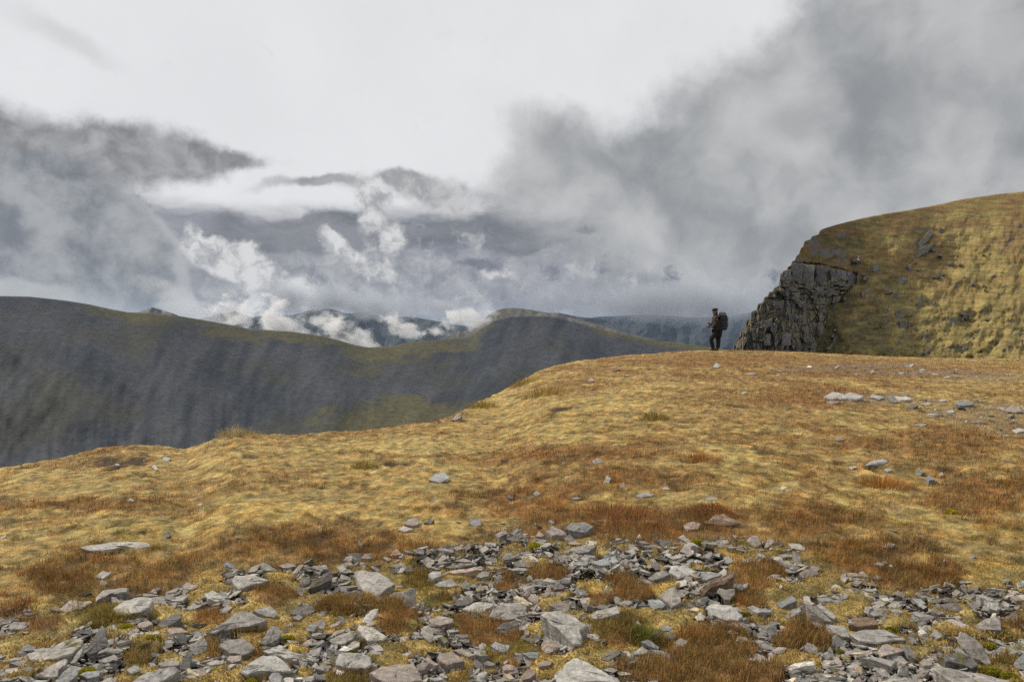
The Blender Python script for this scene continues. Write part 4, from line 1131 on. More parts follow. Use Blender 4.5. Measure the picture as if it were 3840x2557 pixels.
st('T3', [(1500, 860), (1540, 815), (1660, 820), (1710, 900), (1620, 950), (1560, 970), (1510, 920)], 42, 6, 'k', 'chunky pinkish block below the largest tilted slab', 'the chunky pinkish block')
st('T3', [(1280, 960), (1400, 945), (1490, 955), (1460, 1020), (1370, 1010)], 26, 4, 'u')
st('T3', [(520, 930), (600, 905), (700, 940), (780, 980), (700, 1000), (590, 960)], 18, 4, 'k')
st('T3', [(750, 930), (830, 910), (920, 990), (840, 995), (770, 975)], 20, 3, 'g')
st('T3', [(350, 1010), (380, 960), (510, 935), (650, 1050), (560, 1070), (460, 1100)], 24, 5, 'k', 'broad brownish wedge with a shadowed front above mossy gravel', 'the broad brownish wedge')
st('T3', [(120, 1090), (200, 1060), (270, 1060), (210, 1150), (140, 1150)], 30, 4, 'k')
st('T3', [(210, 1030), (240, 1000), (370, 1090), (330, 1100)], 24, 3, 'k')
st('T3', [(1070, 1110), (1120, 1080), (1210, 1100), (1190, 1150), (1090, 1150)], 26, 4, 'k')
st('T3', [(870, 1060), (910, 1040), (1000, 1080), (960, 1100), (880, 1090)], 22, 4, 'g')
st('T3', [(1270, 1220), (1350, 1140), (1440, 1130), (1450, 1180), (1370, 1240), (1290, 1260)], 32, 6, 'k', 'loaf-shaped brownish stone at the bottom beside pale chips', 'the loaf-shaped stone')
st('T3', [(1640, 1200), (1780, 1060), (1890, 1005), (2000, 1050), (2240, 1190), (2360, 1300), (1680, 1300)], 28, 7, 'p', 'big rough slab blotched white with lichen at the bottom edge', 'the lichen-blotched slab')
st('T3', [(1460, 1080), (1540, 1040), (1630, 1050), (1600, 1090), (1480, 1110)], 22, 4, 'k')
st('T3', [(1080, 1180), (1160, 1190), (1210, 1250), (1150, 1250)], 26, 3, 'y')
st('T3', [(760, 1220), (850, 1160), (910, 1170), (870, 1230), (800, 1250)], 32, 4, 'p')
st('T3', [(680, 1270), (760, 1240), (860, 1240), (920, 1290), (700, 1310)], 24, 5, 'd')
st('T3', [(2050, 540), (2110, 490), (2350, 440), (2370, 520), (2240, 560), (2120, 590), (2070, 580)], 28, 5, 'p', 'pale wedge with a cream broken end beside an olive tuft', 'the cream-ended wedge')
st('T3', [(2160, 1030), (2230, 950), (2350, 910), (2380, 960), (2240, 1050)], 34, 6, 'd')
st('T3', [(780, 240), (830, 205), (880, 230), (860, 270), (800, 270)], 32, 4, 'y')
st('T3', [(610, 210), (660, 160), (720, 190), (710, 260), (640, 250)], 42, 5, 'g')
st('T3', [(350, 790), (420, 770), (480, 830), (430, 850)], 30, 4, 'd')
st('T3', [(1420, 720), (1490, 685), (1540, 710), (1500, 740)], 24, 3, 'u')
st('T3', [(1410, 770), (1500, 750), (1480, 820), (1430, 810)], 34, 4, 'd')
st('T3', [(2200, 260), (2230, 210), (2260, 240), (2260, 330), (2230, 310)], 58, 3, 'w', 'small white spike of stone standing in reddish turf')
st('T3', [(780, 110), (850, 60), (930, 60), (920, 110), (830, 130)], 26, 4, 'g')
st('T3', [(985, 120), (1040, 90), (1100, 130), (1030, 160)], 24, 3, 'g')
st('T3', [(910, 10), (1120, 5), (1130, 20), (950, 30)], 8, 2.5, 'g')
st('T3', [(1130, 35), (1230, 20), (1360, 35), (1340, 50), (1200, 50)], 8, 2.5, 'p')
st('T3', [(840, 380), (920, 350), (980, 360), (940, 395)], 18, 3, 'k')
st('T3', [(1090, 380), (1120, 330), (1150, 325), (1140, 370), (1110, 395)], 50, 3, 'p')
st('T4', [(440, 130), (530, 70), (600, 45), (690, 90), (620, 125), (500, 160)], 18, 4, 'g')
st('T4', [(670, 60), (700, 10), (860, -10), (980, 60), (900, 110), (780, 135)], 20, 5, 'p', 'big pale speckled slab at the top of the scree', 'the speckled slab')
st('T4', [(950, 110), (1000, 60), (1150, 60), (1260, 100), (1180, 120), (1090, 155), (980, 150)], 10, 5, 'u')
st('T4', [(1020, 250), (1120, 160), (1280, 100), (1340, 90), (1410, 40), (1390, 120), (1280, 200), (1130, 240), (1060, 310)], 42, 8, 'b', 'dark brown beaked boulder poking up over the scree', 'the brown beaked boulder')
st('T4', [(1200, 290), (1230, 240), (1300, 260), (1400, 250), (1400, 310), (1340, 380), (1290, 370)], 46, 4, 'g')
st('T4', [(570, 330), (660, 250), (740, 225), (800, 340), (810, 400), (700, 460), (640, 400)], 34, 5, 'g', 'pointed grey slab with a moss seam across it', 'the moss-seamed slab')
st('T4', [(440, 370), (560, 365), (650, 430), (600, 460), (500, 480)], 26, 4, 'u')
st('T4', [(960, 370), (1100, 335), (1110, 370), (1060, 430), (980, 420)], 34, 5, 'd')
st('T4', [(810, 410), (900, 400), (980, 450), (860, 460)], 24, 4, 'd')
st('T4', [(1090, 450), (1160, 415), (1350, 430), (1420, 470), (1490, 560), (1440, 600), (1300, 600), (1140, 530)], 20, 5, 'p', 'wide whitish slab in front of dark stones', 'the wide whitish slab')
st('T4', [(1540, 450), (1590, 430), (1830, 490), (1800, 510), (1650, 515)], 14, 4, 'g')
st('T4', [(1860, 410), (2030, 325), (2090, 380), (1990, 420), (1920, 460)], 18, 7, 'u', 'square-edged block with a dark shaded end', 'the square-edged block')
st('T4', [(1950, 560), (2030, 480), (2110, 445), (2140, 490), (2060, 550), (1990, 575)], 28, 4, 'g')
st('T4', [(2150, 395), (2200, 395), (2300, 450), (2490, 620), (2400, 610), (2240, 490)], 38, 4, 'g', 'long narrow slab sloping down, front one of a parallel pair', 'the parallel slabs')
st('T5', [(60, 430), (110, 420), (290, 560), (260, 590), (150, 510)], 38, 3, 'p', 'long narrow slab sloping down, rear one of a parallel pair')
st('T4', [(1740, 690), (1790, 640), (1860, 660), (1880, 760), (1800, 770)], 46, 5, 'p', 'pale egg-shaped stone nestled in orange grass', 'the egg-shaped stone')
st('T4', [(1400, 830), (1440, 775), (1530, 780), (1550, 820), (1480, 840)], 28, 4, 'p')
st('T4', [(1310, 640), (1400, 620), (1450, 670), (1400, 690)], 20, 3, 'k')
st('T4', [(1300, 720), (1380, 700), (1450, 740), (1370, 750)], 18, 3, 'k')
st('T4', [(730, 840), (800, 790), (880, 830), (850, 890), (760, 890)], 36, 4, 'g')
st('T4', [(1820, 940), (1880, 890), (1980, 900), (1930, 960), (1850, 970)], 32, 5, 'k')
st('T4', [(360, 830), (440, 810), (570, 890), (560, 920), (440, 880)], 20, 4, 'u')
st('T4', [(270, 950), (380, 880), (450, 930), (400, 970), (300, 975)], 26, 3, 'g')
st('T4', [(560, 680), (630, 650), (730, 680), (680, 715), (600, 715)], 22, 4, 'u')
st('T4', [(460, 920), (600, 930), (760, 1000), (720, 1020), (580, 980)], 18, 4, 'u')
st('T4', [(600, 760), (690, 730), (750, 770), (720, 810), (640, 800)], 26, 4, 'd')
st('T4', [(480, 740), (510, 710), (560, 720), (560, 790), (490, 790)], 50, 5, 'd')
st('T4', [(1930, 1130), (2060, 1070), (2280, 1040), (2290, 1090), (2150, 1110), (2020, 1150)], 22, 7, 'w', 'white-topped wedge with a dark cracked face at the bottom', 'the white-topped wedge')
st('T4', [(2020, 980), (2130, 945), (2230, 980), (2160, 1010), (2060, 1005)], 18, 4, 'k')
st('T4', [(110, 1010), (160, 960), (330, 1030), (230, 1050), (120, 1060)], 26, 5, 'd')
st('T4', [(90, 1120), (170, 1070), (330, 1035), (230, 1090), (100, 1140)], 18, 3, 'p')
st('T4', [(-20, 1290), (20, 1200), (100, 1230), (150, 1290)], 32, 5, 'k')
st('T4', [(1400, 230), (1470, 190), (1510, 240), (1470, 290)], 36, 4, 'u')
st('T4', [(2110, 80), (2190, 30), (2300, 40), (2330, 90), (2220, 120), (2160, 130)], 34, 7, 'k', 'pinkish rounded boulder with a dark base at the grass edge', 'the pinkish boulder')
st('T4', [(640, 200), (720, 175), (850, 180), (850, 210), (720, 215)], 10, 3, 'k')
st('T4', [(850, 200), (990, 165), (1000, 185), (900, 230)], 14, 3, 'k')
st('T4', [(970, 560), (1020, 510), (1070, 550), (1060, 600), (990, 600)], 46, 4, 'w', 'small bright white stone touching the wide whitish slab')
st('T4', [(870, 490), (960, 450), (1040, 475), (960, 505)], 20, 4, 'y')
st('T4', [(610, 490), (680, 475), (760, 480), (740, 515), (640, 515)], 22, 4, 'u')
st('T4', [(10, 1060), (50, 1030), (90, 1060), (80, 1120), (40, 1110)], 50, 4, 'k')
st('T4', [(2090, 200), (2130, 170), (2230, 240), (2180, 260)], 24, 3, 'g')
st('T4', [(1720, 130), (1830, 90), (1920, 100), (1840, 140)], 14, 3, 'g')
st('T5', [(420, 600), (480, 565), (700, 570), (735, 605), (745, 650), (560, 665), (415, 650)], 12, 6, 'b', 'reddish brown loaf-shaped block resting on a pale slab', 'the reddish brown block')
st('T5', [(420, 740), (600, 700), (830, 700), (1000, 780), (1070, 810), (900, 820), (720, 850), (540, 820)], 12, 4, 'p', 'pale overhanging slab under the reddish brown block', 'the overhanging slab')
st('T5', [(170, 640), (330, 650), (400, 690), (440, 790), (330, 770), (250, 720)], 24, 5, 'p')
st('T5', [(240, 790), (280, 755), (340, 800), (390, 890), (300, 890)], 42, 4, 'g')
st('T5', [(750, 930), (790, 870), (850, 855), (1050, 930), (900, 970), (790, 990)], 24, 6, 'k', 'angular pinkish block in the shadow of the overhanging slab', 'the angular pinkish block')
st('T5', [(530, 1010), (690, 1000), (950, 1050), (890, 1110), (760, 1060), (620, 1020)], 16, 4, 'g')
st('T5', [(480, 980), (560, 940), (670, 920), (690, 960), (600, 1000), (500, 1005)], 20, 4, 'k')
st('T5', [(660, 510), (720, 455), (850, 470), (1000, 480), (1050, 520), (870, 550), (700, 550)], 12, 4, 'g', 'low wide grey slab behind the reddish brown block', 'the low wide slab')
st('T5', [(840, 430), (920, 395), (1010, 440), (1000, 475), (880, 460)], 18, 4, 'g')
st('T5', [(1080, 520), (1180, 495), (1390, 560), (1350, 580), (1220, 565)], 12, 4, 'g')
st('T5', [(1150, 310), (1250, 280), (1390, 350), (1330, 375), (1230, 350)], 12, 3, 'p')
st('T5', [(1400, 370), (1500, 340), (1670, 380), (1600, 400), (1470, 400)], 12, 4, 'd')
st('T5', [(1430, 420), (1600, 400), (1700, 480), (1600, 500), (1480, 470)], 24, 4, 'd')
st('T5', [(1700, 350), (1790, 300), (1830, 320), (1760, 385)], 26, 4, 'g')
st('T5', [(1830, 310), (1950, 330), (2080, 400), (2070, 470), (1950, 480), (1960, 400)], 24, 4, 'p', 'bent pale slab folded over the scree near the right border', 'the bent pale slab')
st('T5', [(1800, 670), (1900, 600), (2040, 545), (2100, 600), (2110, 710), (2000, 700), (1870, 700)], 28, 5, 'g', 'large triangular grey slab beside orange turf', 'the triangular grey slab')
st('T5', [(1490, 590), (1560, 580), (1760, 660), (1720, 680), (1560, 650)], 12, 3, 'k')
st('T5', [(1340, 620), (1380, 590), (1420, 620), (1400, 670)], 40, 3, 'y')
st('T5', [(1410, 610), (1450, 585), (1500, 640), (1450, 660)], 28, 3, 'k')
st('T5', [(1180, 720), (1220, 690), (1290, 740), (1230, 755)], 24, 3, 'w', 'small white chip lying alone on mossy gravel')
st('T5', [(1620, 800), (1650, 720), (1720, 740), (1880, 850), (1950, 960), (2000, 1080), (1960, 1100), (1800, 1020), (1690, 900)], 48, 5, 'g', 'tall fluted grey shard leaning over among moss', 'the fluted shard')
st('T5', [(1460, 1000), (1530, 955), (1680, 960), (1790, 1010), (1860, 1090), (1780, 1130), (1650, 1080), (1500, 1050)], 38, 6, 'd', 'dark rounded lump at the foot of the fluted shard', 'the dark rounded lump')
st('T5', [(1350, 1120), (1500, 1120), (1900, 1190), (2200, 1270), (2330, 1340), (1900, 1340), (1600, 1290), (1450, 1200)], 14, 6, 'g', 'huge flat slab running out of the bottom corner', 'the huge corner slab')
st('T5', [(780, 1270), (900, 1235), (1100, 1235), (1280, 1300), (800, 1320)], 18, 5, 'g')
st('T5', [(1200, 1060), (1250, 1020), (1350, 1030), (1340, 1090), (1250, 1100)], 32, 5, 'k')
st('T5', [(1150, 1210), (1210, 1160), (1310, 1160), (1250, 1220), (1180, 1230)], 24, 4, 'k')
st('T5', [(960, 1200), (980, 1120), (1040, 1080), (1080, 1130), (1060, 1220)], 56, 4, 'g')
st('T5', [(1010, 880), (1090, 870), (1170, 1000), (1160, 1030), (1080, 980)], 36, 4, 'g')
st('T5', [(2250, 1060), (2355, 950), (2420, 1000), (2400, 1150), (2290, 1140)], 46, 5, 'u')
st('T5', [(2080, 880), (2355, 910), (2420, 950), (2355, 960), (2200, 940)], 12, 4, 'p')
st('T5', [(2000, 930), (2100, 920), (2250, 1000), (2150, 1010)], 22, 3, 'g')
st('T5', [(1090, 620), (1120, 550), (1180, 560), (1210, 600), (1150, 620)], 34, 4, 'g')
st('T5', [(1330, 490), (1370, 450), (1480, 520), (1420, 540)], 28, 4, 'k')
st('T5', [(220, 230), (270, 195), (400, 270), (340, 290), (260, 260)], 22, 4, 'p', 'pale pointed stone at the edge of orange turf', 'the pale pointed stone')
st('T5', [(390, 250), (440, 250), (540, 330), (480, 320)], 20, 3, 'k')
st('T5', [(380, 80), (500, 70), (590, 110), (420, 110)], 8, 2.5, 'k')
st('T5', [(310, 120), (440, 120), (580, 150), (430, 150)], 8, 2.5, 'p')
st('T5', [(530, 70), (580, 55), (660, 130), (600, 120)], 22, 3, 'k')
st('T5', [(680, 130), (730, 95), (790, 130), (740, 150)], 26, 4, 'k')
st('T5', [(2280, 190), (2355, 150), (2420, 200), (2300, 235)], 26, 5, 'p')
st('T5', [(760, 360), (840, 345), (890, 380), (820, 390)], 16, 3, 'w')
st('T5', [(170, 1140), (210, 1100), (270, 1110), (270, 1160), (200, 1170)], 36, 5, 'u')
st('T5', [(490, 1130), (520, 1090), (570, 1120), (570, 1180), (520, 1170)], 44, 4, 'y')
st('T5', [(290, 1170), (340, 1145), (410, 1180), (360, 1200)], 24, 4, 'k')
st('T5', [(40, 1210), (80, 1175), (160, 1210), (190, 1270), (100, 1260)], 28, 4, 'g')
st('T5', [(460, 1280), (530, 1215), (590, 1280), (520, 1300)], 34, 5, 'k')
st('T5', [(720, 1160), (750, 1130), (860, 1220), (800, 1220)], 24, 4, 'g')
st('T5', [(0, 1010), (50, 970), (120, 1000), (110, 1030)], 28, 4, 'p')
# upper fringe of the scree and lone stones in the sward
st('A', [(545, 270), (640, 255), (820, 235), (1010, 240), (1020, 262), (880, 275), (700, 293), (590, 285)], 3, 4, 'p', 'long low pale slab lying alone in the yellow sward', 'the long low slab')
st('A', [(1095, 215), (1130, 165), (1160, 190), (1120, 215)], 46, 4, 'd', 'small dark upright stone behind the long low slab')
st('A', [(640, 470), (700, 430), (760, 440), (700, 485)], 12, 3, 'p')
st('A', [(670, 530), (690, 490), (730, 510), (710, 540)], 30, 3, 'k')
st('A', [(1740, 400), (1790, 370), (1890, 430), (1800, 430)], 14, 3, 'g')
st('A', [(1890, 395), (1960, 375), (2020, 400), (1930, 412)], 10, 3, 'k')
st('A', [(0, 205), (40, 185), (45, 200), (5, 215)], 8, 3, 'p')
st('A', [(2285, 400), (2330, 385), (2355, 420), (2320, 440)], 22, 4, 'p')
st('A', [(1095, 325), (1115, 308), (1145, 315), (1130, 335)], 14, 3, 'k')
st('B', [(440, 110), (480, 75), (540, 70), (550, 110), (500, 125)], 26, 5, 'k', 'pinkish rounded stone at the upper tip of the scree', 'the upper pinkish stone')
st('B', [(400, 150), (440, 125), (510, 150), (450, 165)], 12, 3, 'p')
st('B', [(575, 105), (610, 80), (650, 85), (630, 110)], 24, 4, 'd')
st('B', [(885, 105), (895, 75), (965, 85), (970, 120), (930, 130)], 42, 5, 'u', 'square blue-grey stone alone in yellow grass', 'the square blue-grey stone')
st('B', [(1400, 160), (1450, 125), (1530, 160), (1540, 185), (1450, 195)], 24, 5, 'k', 'pinkish half of a pair of boulders below red grass', 'the pair of boulders')
st('B', [(1545, 135), (1580, 105), (1680, 100), (1735, 130), (1680, 170), (1600, 165)], 24, 6, 'u', 'larger grey half of a pair of boulders below red grass')
st('B', [(1060, 185), (1140, 150), (1145, 180), (1090, 205)], 22, 4, 'k')
st('B', [(1130, 215), (1240, 165), (1250, 200), (1200, 235)], 30, 5, 'd')
st('B', [(1165, 180), (1210, 140), (1230, 155), (1190, 190)], 30, 4, 'g')
st('B', [(1335, 195), (1360, 160), (1400, 190), (1380, 200)], 28, 3, 'k')
st('B', [(1560, 300), (1640, 260), (1750, 265), (1700, 300), (1630, 310)], 14, 4, 'g')
st('B', [(1720, 380), (1800, 345), (1880, 325), (1905, 370), (1840, 390), (1780, 395)], 18, 5, 'u')
st('B', [(1590, 370), (1700, 365), (1690, 390), (1600, 390)], 14, 3, 'g')
st('B', [(665, 290), (700, 255), (725, 285)], 36, 4, 'd')
st('B', [(775, 275), (810, 262), (860, 280), (810, 290)], 8, 3, 'k')
st('B', [(150, 345), (180, 315), (235, 340), (200, 350)], 20, 4, 'k')
st('B', [(350, 330), (370, 290), (395, 280), (430, 320)], 40, 5, 'b', 'reddish pointed stone half hidden in brown grass')
st('B', [(2020, 210), (2045, 180), (2065, 215)], 44, 4, 'y')
st('B', [(1290, 325), (1330, 335), (1360, 370), (1320, 370)], 26, 3, 'w')
st('B', [(1570, 345), (1600, 310), (1635, 330), (1620, 355)], 34, 4, 'k')
st('B', [(1425, 95), (1440, 80), (1470, 105), (1450, 110)], 22, 3, 'p')
st('C', [(470, 230), (500, 195), (545, 190), (575, 250), (530, 270)], 46, 6, 'k', 'rounded pinkish stone, first of two standing side by side', 'the two rounded stones')
st('C', [(590, 270), (620, 205), (665, 195), (660, 230), (610, 275)], 48, 5, 'k', 'tilted pinkish stone, second of two standing side by side')
st('C', [(180, 105), (260, 45), (320, 48), (440, 108), (330, 122)], 32, 8, 'b', 'reddish brown boulder hooded with dark red grass', 'the red-hooded boulder')
st('C', [(40, 120), (100, 95), (160, 110), (140, 150), (70, 155)], 16, 5, 'k')
st('C', [(170, 250), (240, 230), (370, 265), (290, 275)], 10, 4, 'u')
st('C', [(310, 340), (350, 330), (385, 370), (330, 385)], 22, 4, 'u')
st('C', [(780, 300), (810, 300), (845, 380), (820, 390)], 50, 3, 'g', 'thin grey splinter standing at the grass edge')
st('C', [(1310, 385), (1370, 370), (1410, 385), (1360, 410)], 14, 4, 'p')
st('C', [(1430, 400), (1445, 388), (1465, 390), (1460, 415)], 14, 3, 'w')
st('C', [(1780, 370), (1820, 350), (1885, 375), (1830, 390)], 10, 4, 'p')
st('C', [(1620, 190), (1680, 180), (1745, 205), (1690, 210)], 6, 3, 'p')
st('C', [(0, 205), (40, 185), (95, 230), (60, 235)], 22, 4, 'g')
st('C', [(420, 360), (500, 335), (540, 360), (460, 380)], 12, 4, 'k')
st('C', [(1930, 540), (1945, 520), (1965, 530), (1950, 545)], 20, 3, 'p')
st('D', [(790, 390), (870, 345), (960, 365), (1010, 350), (1115, 375), (1100, 395), (990, 398), (860, 402)], 8, 12, 'p', 'wide pale bedrock slab showing through far turf', 'the wide bedrock slab')
st('D', [(1160, 385), (1180, 362), (1280, 390), (1230, 405)], 14, 10, 'p')
st('D', [(1350, 378), (1480, 395), (1480, 412), (1400, 408)], 8, 8, 'p')
st('D', [(1300, 400), (1320, 365), (1350, 368), (1370, 430), (1330, 432)], 50, 8, 'd', 'small dark upright rock beside the wide bedrock slab')
st('D', [(800, 432), (850, 415), (930, 425), (860, 440)], 6, 8, 'u')
st('D', [(605, 465), (620, 455), (635, 465), (620, 475)], 40, 8, 'w', 'tiny bright white stone alone in far brown turf')
st('D', [(975, 485), (1000, 470), (1025, 475), (1020, 490)], 14, 6, 'p')
st('D', [(1820, 432), (1860, 408), (1970, 425), (1960, 445), (1860, 450)], 14, 14, 'u', 'bluish slab at the head of the far stone strip', 'the bluish slab')
st('D', [(2200, 485), (2260, 450), (2310, 458), (2345, 495), (2280, 507)], 30, 16, 'k', 'domed brownish boulder in the far stone strip by the frame edge', 'the domed boulder')
st('D', [(1440, 472), (1500, 435), (1540, 450), (1490, 475)], 12, 8, 'd')
st('D', [(1555, 445), (1610, 423), (1660, 440), (1600, 452)], 10, 8, 'k')
st('D', [(1690, 408), (1730, 400), (1760, 410), (1720, 418)], 8, 6, 'p')
st('D', [(1470, 612), (1540, 590), (1610, 595), (1560, 617)], 6, 6, 'p', 'flat pinkish grey slab alone below the far stone strip')
st('D', [(1120, 915), (1180, 880), (1290, 870), (1300, 885), (1200, 907)], 12, 5, 'p', 'tilted pale slate sheltering under a red grass tuft', 'the tilted pale slate')
st('D', [(1520, 955), (1545, 930), (1580, 970), (1555, 985)], 40, 6, 'u')
st('D', [(1590, 1010), (1630, 990), (1665, 1025), (1620, 1032)], 28, 6, 'u')
st('D', [(1690, 985), (1720, 965), (1735, 990), (1710, 995)], 30, 5, 'k')
st('D', [(1270, 945), (1310, 935), (1340, 955), (1300, 960)], 14, 5, 'p')
st('D', [(465, 1092), (490, 1068), (520, 1085), (490, 1102)], 34, 6, 'w', 'white stone with a yellow moss dab in mid sward')
st('D', [(185, 210), (240, 195), (290, 205), (230, 214)], 6, 8, 'p')
st('D', [(670, 152), (690, 140), (715, 150), (700, 158)], 16, 8, 'w')
st('D', [(1165, 195), (1180, 170), (1200, 195), (1180, 200)], 40, 10, 'k')
st('D', [(1015, 150), (1040, 133), (1065, 155), (1035, 160)], 26, 12, 'b')
st('D', [(1535, 178), (1560, 165), (1600, 178), (1565, 182)], 14, 10, 'p')
st('D', [(880, 712), (920, 700), (970, 712), (920, 720)], 6, 5, 'g')
st('D', [(2260, 642), (2310, 625), (2400, 640), (2300, 662)], 12, 8, 'p')
st('D', [(1030, 210), (1055, 195), (1080, 205), (1060, 220)], 26, 10, 'g')
st('D', [(430, 215), (450, 205), (470, 220), (450, 225)], 26, 8, 'k')
st('E', [(515, 1340), (560, 1300), (620, 1290), (650, 1330), (590, 1357)], 28, 9, 'u', 'hump-backed mossy rock standing alone in the middle sward', 'the mossy hump-backed rock')
st('E', [(1545, 1222), (1580, 1200), (1625, 1230), (1570, 1242)], 24, 7, 'k')
st('E', [(1610, 1367), (1640, 1310), (1670, 1330), (1650, 1367)], 46, 6, 'p')
st('E', [(1720, 1380), (1745, 1355), (1765, 1390), (1740, 1395)], 38, 6, 'u')
st('E', [(1820, 1440), (1880, 1415), (1940, 1435), (1860, 1452)], 6, 5, 'u')
st('E', [(1985, 1395), (2015, 1385), (2045, 1398), (2015, 1402)], 8, 5, 'p')
st('E', [(2250, 1462), (2310, 1443), (2350, 1465), (2300, 1470)], 10, 5, 'p')
st('E', [(1010, 1447), (1030, 1430), (1055, 1455), (1030, 1458)], 30, 6, 'd')
st('E', [(1175, 1430), (1200, 1408), (1235, 1435), (1200, 1445)], 26, 6, 'g')
st('E', [(1410, 1456), (1450, 1448), (1480, 1458), (1440, 1462)], 6, 5, 'g')
st('E', [(520, 1482), (545, 1465), (555, 1485), (535, 1492)], 26, 5, 'u')
st('E', [(1520, 712), (1545, 698), (1565, 715), (1540, 720)], 26, 9, 'k')
st('E', [(660, 962), (690, 930), (730, 918), (720, 947), (690, 965)], 36, 16, 'k', 'pinkish rock sticking out of the turf step at the plateau rim', 'the pinkish rim rock')
st('E', [(2310, 632), (2335, 603), (2357, 622), (2340, 636)], 40, 12, 'p')
st('F', [(1010, 1217), (1040, 1193), (1080, 1203), (1060, 1222)], 18, 8, 'p', 'pale stone in the peaty hollow near the plateau rim', 'the hollow stone')
st('F', [(955, 1256), (975, 1246), (1000, 1275), (980, 1280)], 26, 5, 'p')
st('F', [(800, 1472), (825, 1453), (850, 1475), (825, 1480)], 14, 6, 'p')
st('F', [(1240, 1502), (1265, 1485), (1295, 1500), (1270, 1508)], 16, 5, 'p')
st('F', [(720, 1245), (740, 1236), (760, 1246), (740, 1254)], 20, 5, 'u')


def outline_stone(pts_px, lean, th, seed, loose=0.0):
    """stone whose upper face has the given outline; the body runs down into the ground"""
    rs = np.random.default_rng(seed)
    P = np.array(pts_px, float)
    fine = []
    for i in range(len(P)):
        a, b_ = P[i], P[(i + 1) % len(P)]
        L = np.hypot(*(b_ - a)); n = 1 if L < 4 else (2 if L < 10 else 3)
        for k in range(n):
            q = a + (b_ - a) * k / n
            if k: q = q + rs.normal(0, 0.025 * L, 2)
            fine.append(q)
    P = np.array(fine)
    lowest = P[np.argmax(P[:, 1])]
    gx, gy, gz = hit([P[:, 0].mean()], [min(lowest[1], 700)])
    if np.isnan(gy[0]): return None
    gx, gy, gz = gx[0], gy[0], gz[0]
    rad = np.hypot(*(P - P.mean(0)).T).mean() / F * gy
    lean = min(lean, 60 if gy < 4.6 else (32 if gy < 6.0 else 14))
    th = min(th / 100.0 * 0.8, rad * ((0.50 if th >= 6 else 0.26) if gy < 5.2 else (0.24 if gy < 6.5 else 0.17)))
    # the near rim of the top stands th above the turf: slide the anchor along the line of sight
    sl = (lowest[1] - HOR) / F
    y0 = gy - th * 0.75 / max(sl, 0.04)
    if gy > 9: y0 = max(y0, gy - 1.2)
    az = gx / gy
    a0 = np.array([az * y0, y0, -sl * y0])
    n = np.array([0, -math.sin(R(lean)), math.cos(R(lean))])
    yaw = rs.uniform(-0.25, 0.25)
    n = np.array([n[1] * -math.sin(yaw) + 0.06 * rs.normal(), n[1] * math.cos(yaw), n[2]]); n /= np.linalg.norm(n)
    D = np.stack([(P[:, 0] - 512) / F, np.ones(len(P)), -(P[:, 1] - HOR) / F], 1)
    den = D @ n
    s = (a0 @ n) / np.where(np.abs(den) < 1e-3, -1e-3, den)
    s = np.clip(s, y0 * 0.8, y0 * 1.35)
    top = D * s[:, None]
    c = top.mean(0)
    size = np.linalg.norm(top - c, axis=1).mean()
    def ring(f, dn, j):
        return c + (top - c) * f - n * dn + rs.normal(0, j * size, top.shape)
    r_core = ring(0.50, 0.0, 0.03) + n * 0.03 * size + n * rs.normal(0, 0.022, (len(top), 1)) * size
    r_in = ring(0.93, 0.0, 0.012) + n * 0.012 * size
    r_rim = ring(1.0, min(0.004, 0.05 * size), 0.010)
    r_mid = ring(0.99, th * 0.55, 0.05)
    bot = ring(0.90, th, 0.05)
    g = ground_z(bot[:, 0], bot[:, 1])
    if lean < 45:
        bot[:, 2] = np.minimum(bot[:, 2], g - 0.02)
    else:
        low = bot[:, 2] < g + 0.10 * size + 0.02
        bot[low, 2] = np.minimum(bot[low, 2], g[low] - 0.03)
    k = len(P)
    V = np.vstack([bot, r_mid, r_rim, r_in, r_core, (c + n * 0.03 * size)[None]])
    f = []
    for q in range(4):
        for i in range(k):
            j = (i + 1) % k
            f.append((q * k + i, q * k + j, (q + 1) * k + j, (q + 1) * k + i))
    for i in range(k):
        f.append((4 * k + i, 4 * k + (i + 1) % k, 5 * k))
    f.append(tuple(range(k - 1, -1, -1)))
    base = np.array([gx, gy, gz])
    me = bpy.data.meshes.new('stone')
    me.from_pydata([tuple(v) for v in (V - base)], [], f)
    bm = bmesh.new(); bm.from_mesh(me)
    bmesh.ops.recalc_face_normals(bm, faces=bm.faces)
    bm.to_mesh(me); bm.free()
    me.polygons.foreach_set('use_smooth', [True] * len(me.polygons))
    me.set_sharp_from_angle(angle=R(22))
    return me, base, P


STONES = []


